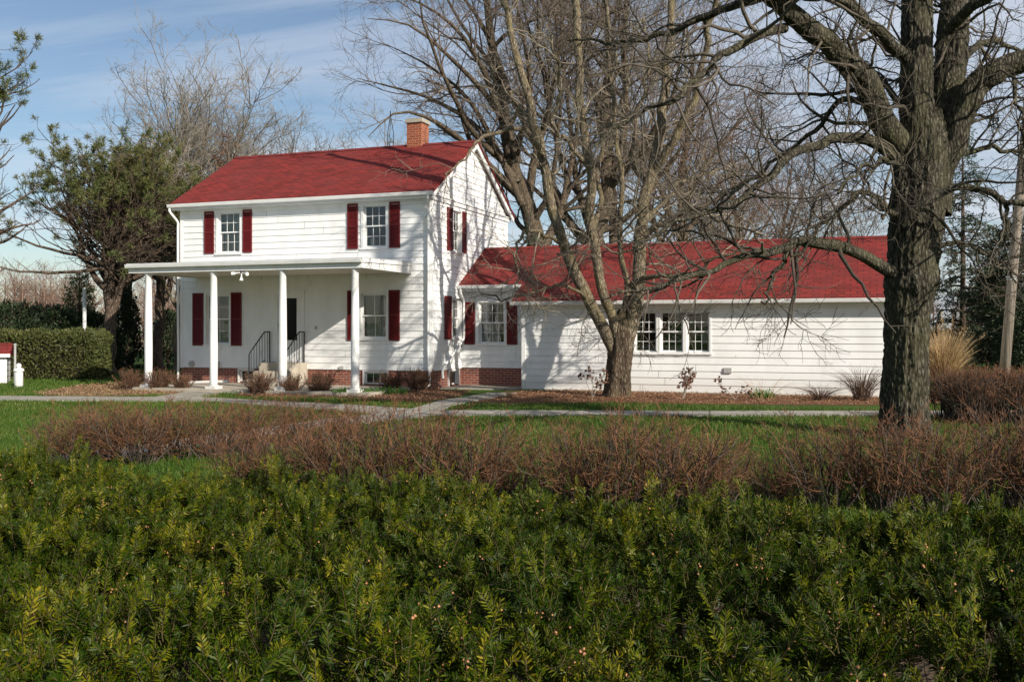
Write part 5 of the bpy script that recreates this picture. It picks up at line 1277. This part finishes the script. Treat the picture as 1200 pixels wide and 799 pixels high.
# ------------------------------------------------------------------ grass blades and mulch chips
M['grass'] = m_leaf('grass_blade', [(0, (0.032, 0.070, 0.008)), (0.45, (0.070, 0.135, 0.014)), (0.72, (0.115, 0.165, 0.026)), (0.9, (0.20, 0.17, 0.06)), (1, (0.30, 0.23, 0.11))], .55, .35, .3, nscale=.8)
rng = np.random.default_rng(404)
def blades(n, xr, yr, h, w):
    Y = np.exp(rng.uniform(np.log(yr[0]), np.log(yr[1]), n)); X = rng.uniform(-1, 1, n) * (Y * .56 + 1)
    k = np.ones(n, bool)
    for p in NOGRASS: k &= ~inpoly(X, Y, p)
    pl = C0[None] ; rel = np.column_stack([X, Y]) - C0; tt = rel @ U2; ss = rel @ V2
    k &= ~((tt > -8.5) & (tt < 12.6) & (ss > -3) & (ss < 7))
    X, Y = X[k], Y[k]; n = len(X)
    a = rng.random(n) * 6.283; hh = h * rng.uniform(.5, 1.2, n) * (.6 + .8 * fbm(np.column_stack([X * .8, Y * .8, X * 0]), 3)); ln = rng.normal(0, .45, (n, 2)) * hh[:, None]
    b = np.column_stack([X, Y, np.zeros(n)]); s = np.column_stack([np.cos(a), np.sin(a), np.zeros(n)]) * (w * .5 * (Y / 14) ** .6)[:, None]
    m = b + np.column_stack([ln * .35, hh * .6]); t = b + np.column_stack([ln, hh])
    v = np.stack([b - s, b + s, m + s * .8, t, m - s * .8], 1).reshape(-1, 3); i = np.arange(n)[:, None] * 5
    return v, i + np.array([0, 1, 2, 4]), i + np.array([4, 2, 3])
mb = MB(); v, q, t = blades(330000, None, (6.4, 34), .075, .010); mb.add(v, q, t); tag(mb.build('grass', M['grass']), kind='stuff')
M['chip'] = m_leaf('mulch_chip', [(0, (0.09, 0.038, 0.02)), (.6, (0.22, 0.115, 0.06)), (1, (0.36, 0.22, 0.13))], .9, 0)
M['dry_leaf'] = m_leaf('fallen_leaf', [(0, (0.13, 0.07, 0.035)), (1, (0.36, 0.24, 0.13))], .9, .1)
mc, ml_ = MB(), MB()
for P, kind in BEDS:
    A = np.array(P); lo, hi = A.min(0), A.max(0); n = 14000; X = rng.uniform(lo[0], hi[0], n); Y = rng.uniform(lo[1], hi[1], n); k = inpoly(X, Y, P); X, Y = X[k], Y[k]; n = len(X)
    for mbx, cnt, L, wd in ((mc if kind == 'mulch' else ml_, n, .048, .022),):
        pos = np.column_stack([X, Y, rng.uniform(.012, .05, n)]); d = nrm(np.column_stack([rng.normal(size=(n, 2)), rng.normal(0, .35, n)])); sprays(mbx, pos, d, rng, L, wd, 1, .1)
tag(mc.build('mulch_chips', M['chip']), kind='stuff'); tag(ml_.build('fallen_leaves', M['dry_leaf']), kind='stuff')

# ------------------------------------------------------------------ small structures round the yard
# low outbuilding at the left edge
x0 = PX(8, 0, 30.4)
ob = empty('outbuilding', (x0[0], 30.4, 0), math.radians(24), 'low white outbuilding with a red roof at the left edge', 'shed')
pl = Plane((0, 0), (1, 0), (0, -1)); mb = MB(); siding(mb, pl, -2.6, 0, .02, .90, seed=3, joints=False); siding(mb, Plane((0, 0), (0, 1), (1, 0)), 0, 1.5, .02, .90, joints=False); mb.box((-2.6, .02, 0), (-.02, 1.5, .88)); mb.build('wall', M['siding'], ob)
mb = MB(); mb.prism([[-2.75, -.14, .87], [-2.75, .75, 1.20], [-2.75, 1.64, .87], [-2.75, 1.64, .93], [-2.75, .75, 1.26], [-2.75, -.14, .93]], [2.87, 0, 0]); mb.prism([[-2.6, 0, .885], [-2.6, .75, 1.17], [-2.6, 1.5, .885]], [2.58, 0, 0]); mb.build('roof', M['roof'], ob)
mb = MB(); mb.box((-2.72, -.16, .83), (.10, -.142, .93)); mb.build('fascia', M['trim'], ob)
x, y = GR(17.5, 450); gp = empty('pipe_post', (x, y, 0), 0, 'thin grey metal pipe post beside the low outbuilding', 'post')
mb = MB(); mb.tube([(0, 0, -.05), (.005, 0, 1.22)], .035, 10); mb.build('pole', M['metal'], gp); mb = MB(); mb.lathe([(0, 1.26), (.044, 1.25), (.046, 1.2), (0, 1.2)], (.005, 0, 0), 12); mb.build('cap', M['metal'], gp)
x, y = GR(22, 453.5); wb = empty('white_bollard', (x, y, 0), 0, 'short white bollard with a ball on top standing in the grass', 'bollard')
mb = MB(); mb.lathe([(0, -.02), (.115, -.02), (.12, .0), (.115, .45), (.112, .46)], (0, 0, 0), 20); mb.build('post', M['trim'], wb, True)
mb = MB(); mb.lathe([(.0, .461), (.14, .461), (.15, .48), (.14, .53), (.09, .56), (0, .565)], (0, 0, 0), 20); mb.build('collar', M['trim'], wb)
mb = MB(); mb.lathe([(.075 * math.sin(q), .625 - .075 * math.cos(q)) for q in np.linspace(0.02, math.pi - .02, 10)], (0, 0, 0), 16); mb.build('ball', M['trim'], wb, True)
# leaning utility pole
pb = PX(1177, 0, 26.0); up_ = empty('utility_pole', (pb[0], 26.0, 0), 0, 'weathered grey wooden utility pole leaning to the right', 'pole')
k = NT('weathered_pole'); nv = k.noise(k.coord((22, 22, .7)), 1.0, 6, .65); k.bump(nv, .7, .01); M['pole'] = k.base(k.ramp(nv, [(.3, (.13, .105, .085)), (.7, (.33, .28, .23))]), .9, .2)
mb = MB(); mb.tube([(-.06, 0, -.2), (.25, 0, 3.5), (.56, 0, 7.0), (.72, 0, 8.8)], [.135, .125, .11, .10], 20); mb.build('pole', M['pole'], up_, True)
mb = MB(); mb.lathe([(.125, 3.0), (.134, 3.0), (.134, 3.12), (.125, 3.12)], (.2, 0, 0), 20); mb.build('band', M['metal'], up_)
# white marker pole far left
wp = empty('white_pole', PX(99, 0, 38.2) * [1, 1, 0], 0, 'thin white pole standing among the dark evergreens', 'pole'); mb = MB(); mb.tube([(0, 0, -.05), (0, 0, 3.25)], .07, 10); mb.build('pole', M['trim'], wp); mb = MB(); mb.lathe([(0, 3.32), (.06, 3.31), (.08, 3.251), (0, 3.251)], (0, 0, 0), 12); mb.build('cap', M['trim'], wp)
# antenna mast behind the chimney
am = empty('antenna_mast', PX(457.5, 0, 36) * [1, 1, 0], .3, 'slim dark lattice antenna mast behind the roof ridge beside the chimney', 'antenna')
mb = MB(); H = 9.5; leg = [(.13 * math.cos(q), .13 * math.sin(q)) for q in (0.2, 2.3, 4.4)]
for a, b in leg: mb.tube([(a, b, 0), (a, b, H - .6), (a * .15, b * .15, H)], .013, 5)
for i in range(22):
    zz = .2 + i * .42
    for j in range(3):
        p, q = leg[j], leg[(j + 1) % 3]
        if zz < H - .7: mb.tube([(*p, zz), (*q, zz)], .009, 4); mb.tube([(*p, zz), (*q, min(zz + .42, H - .6))], .006, 4)
mb.build('lattice', M['black'], am); mb = MB(); mb.tube([(0, 0, H - .3), (0, 0, H + .25)], .02, 6); mb.build('rotor', M['black'], am)
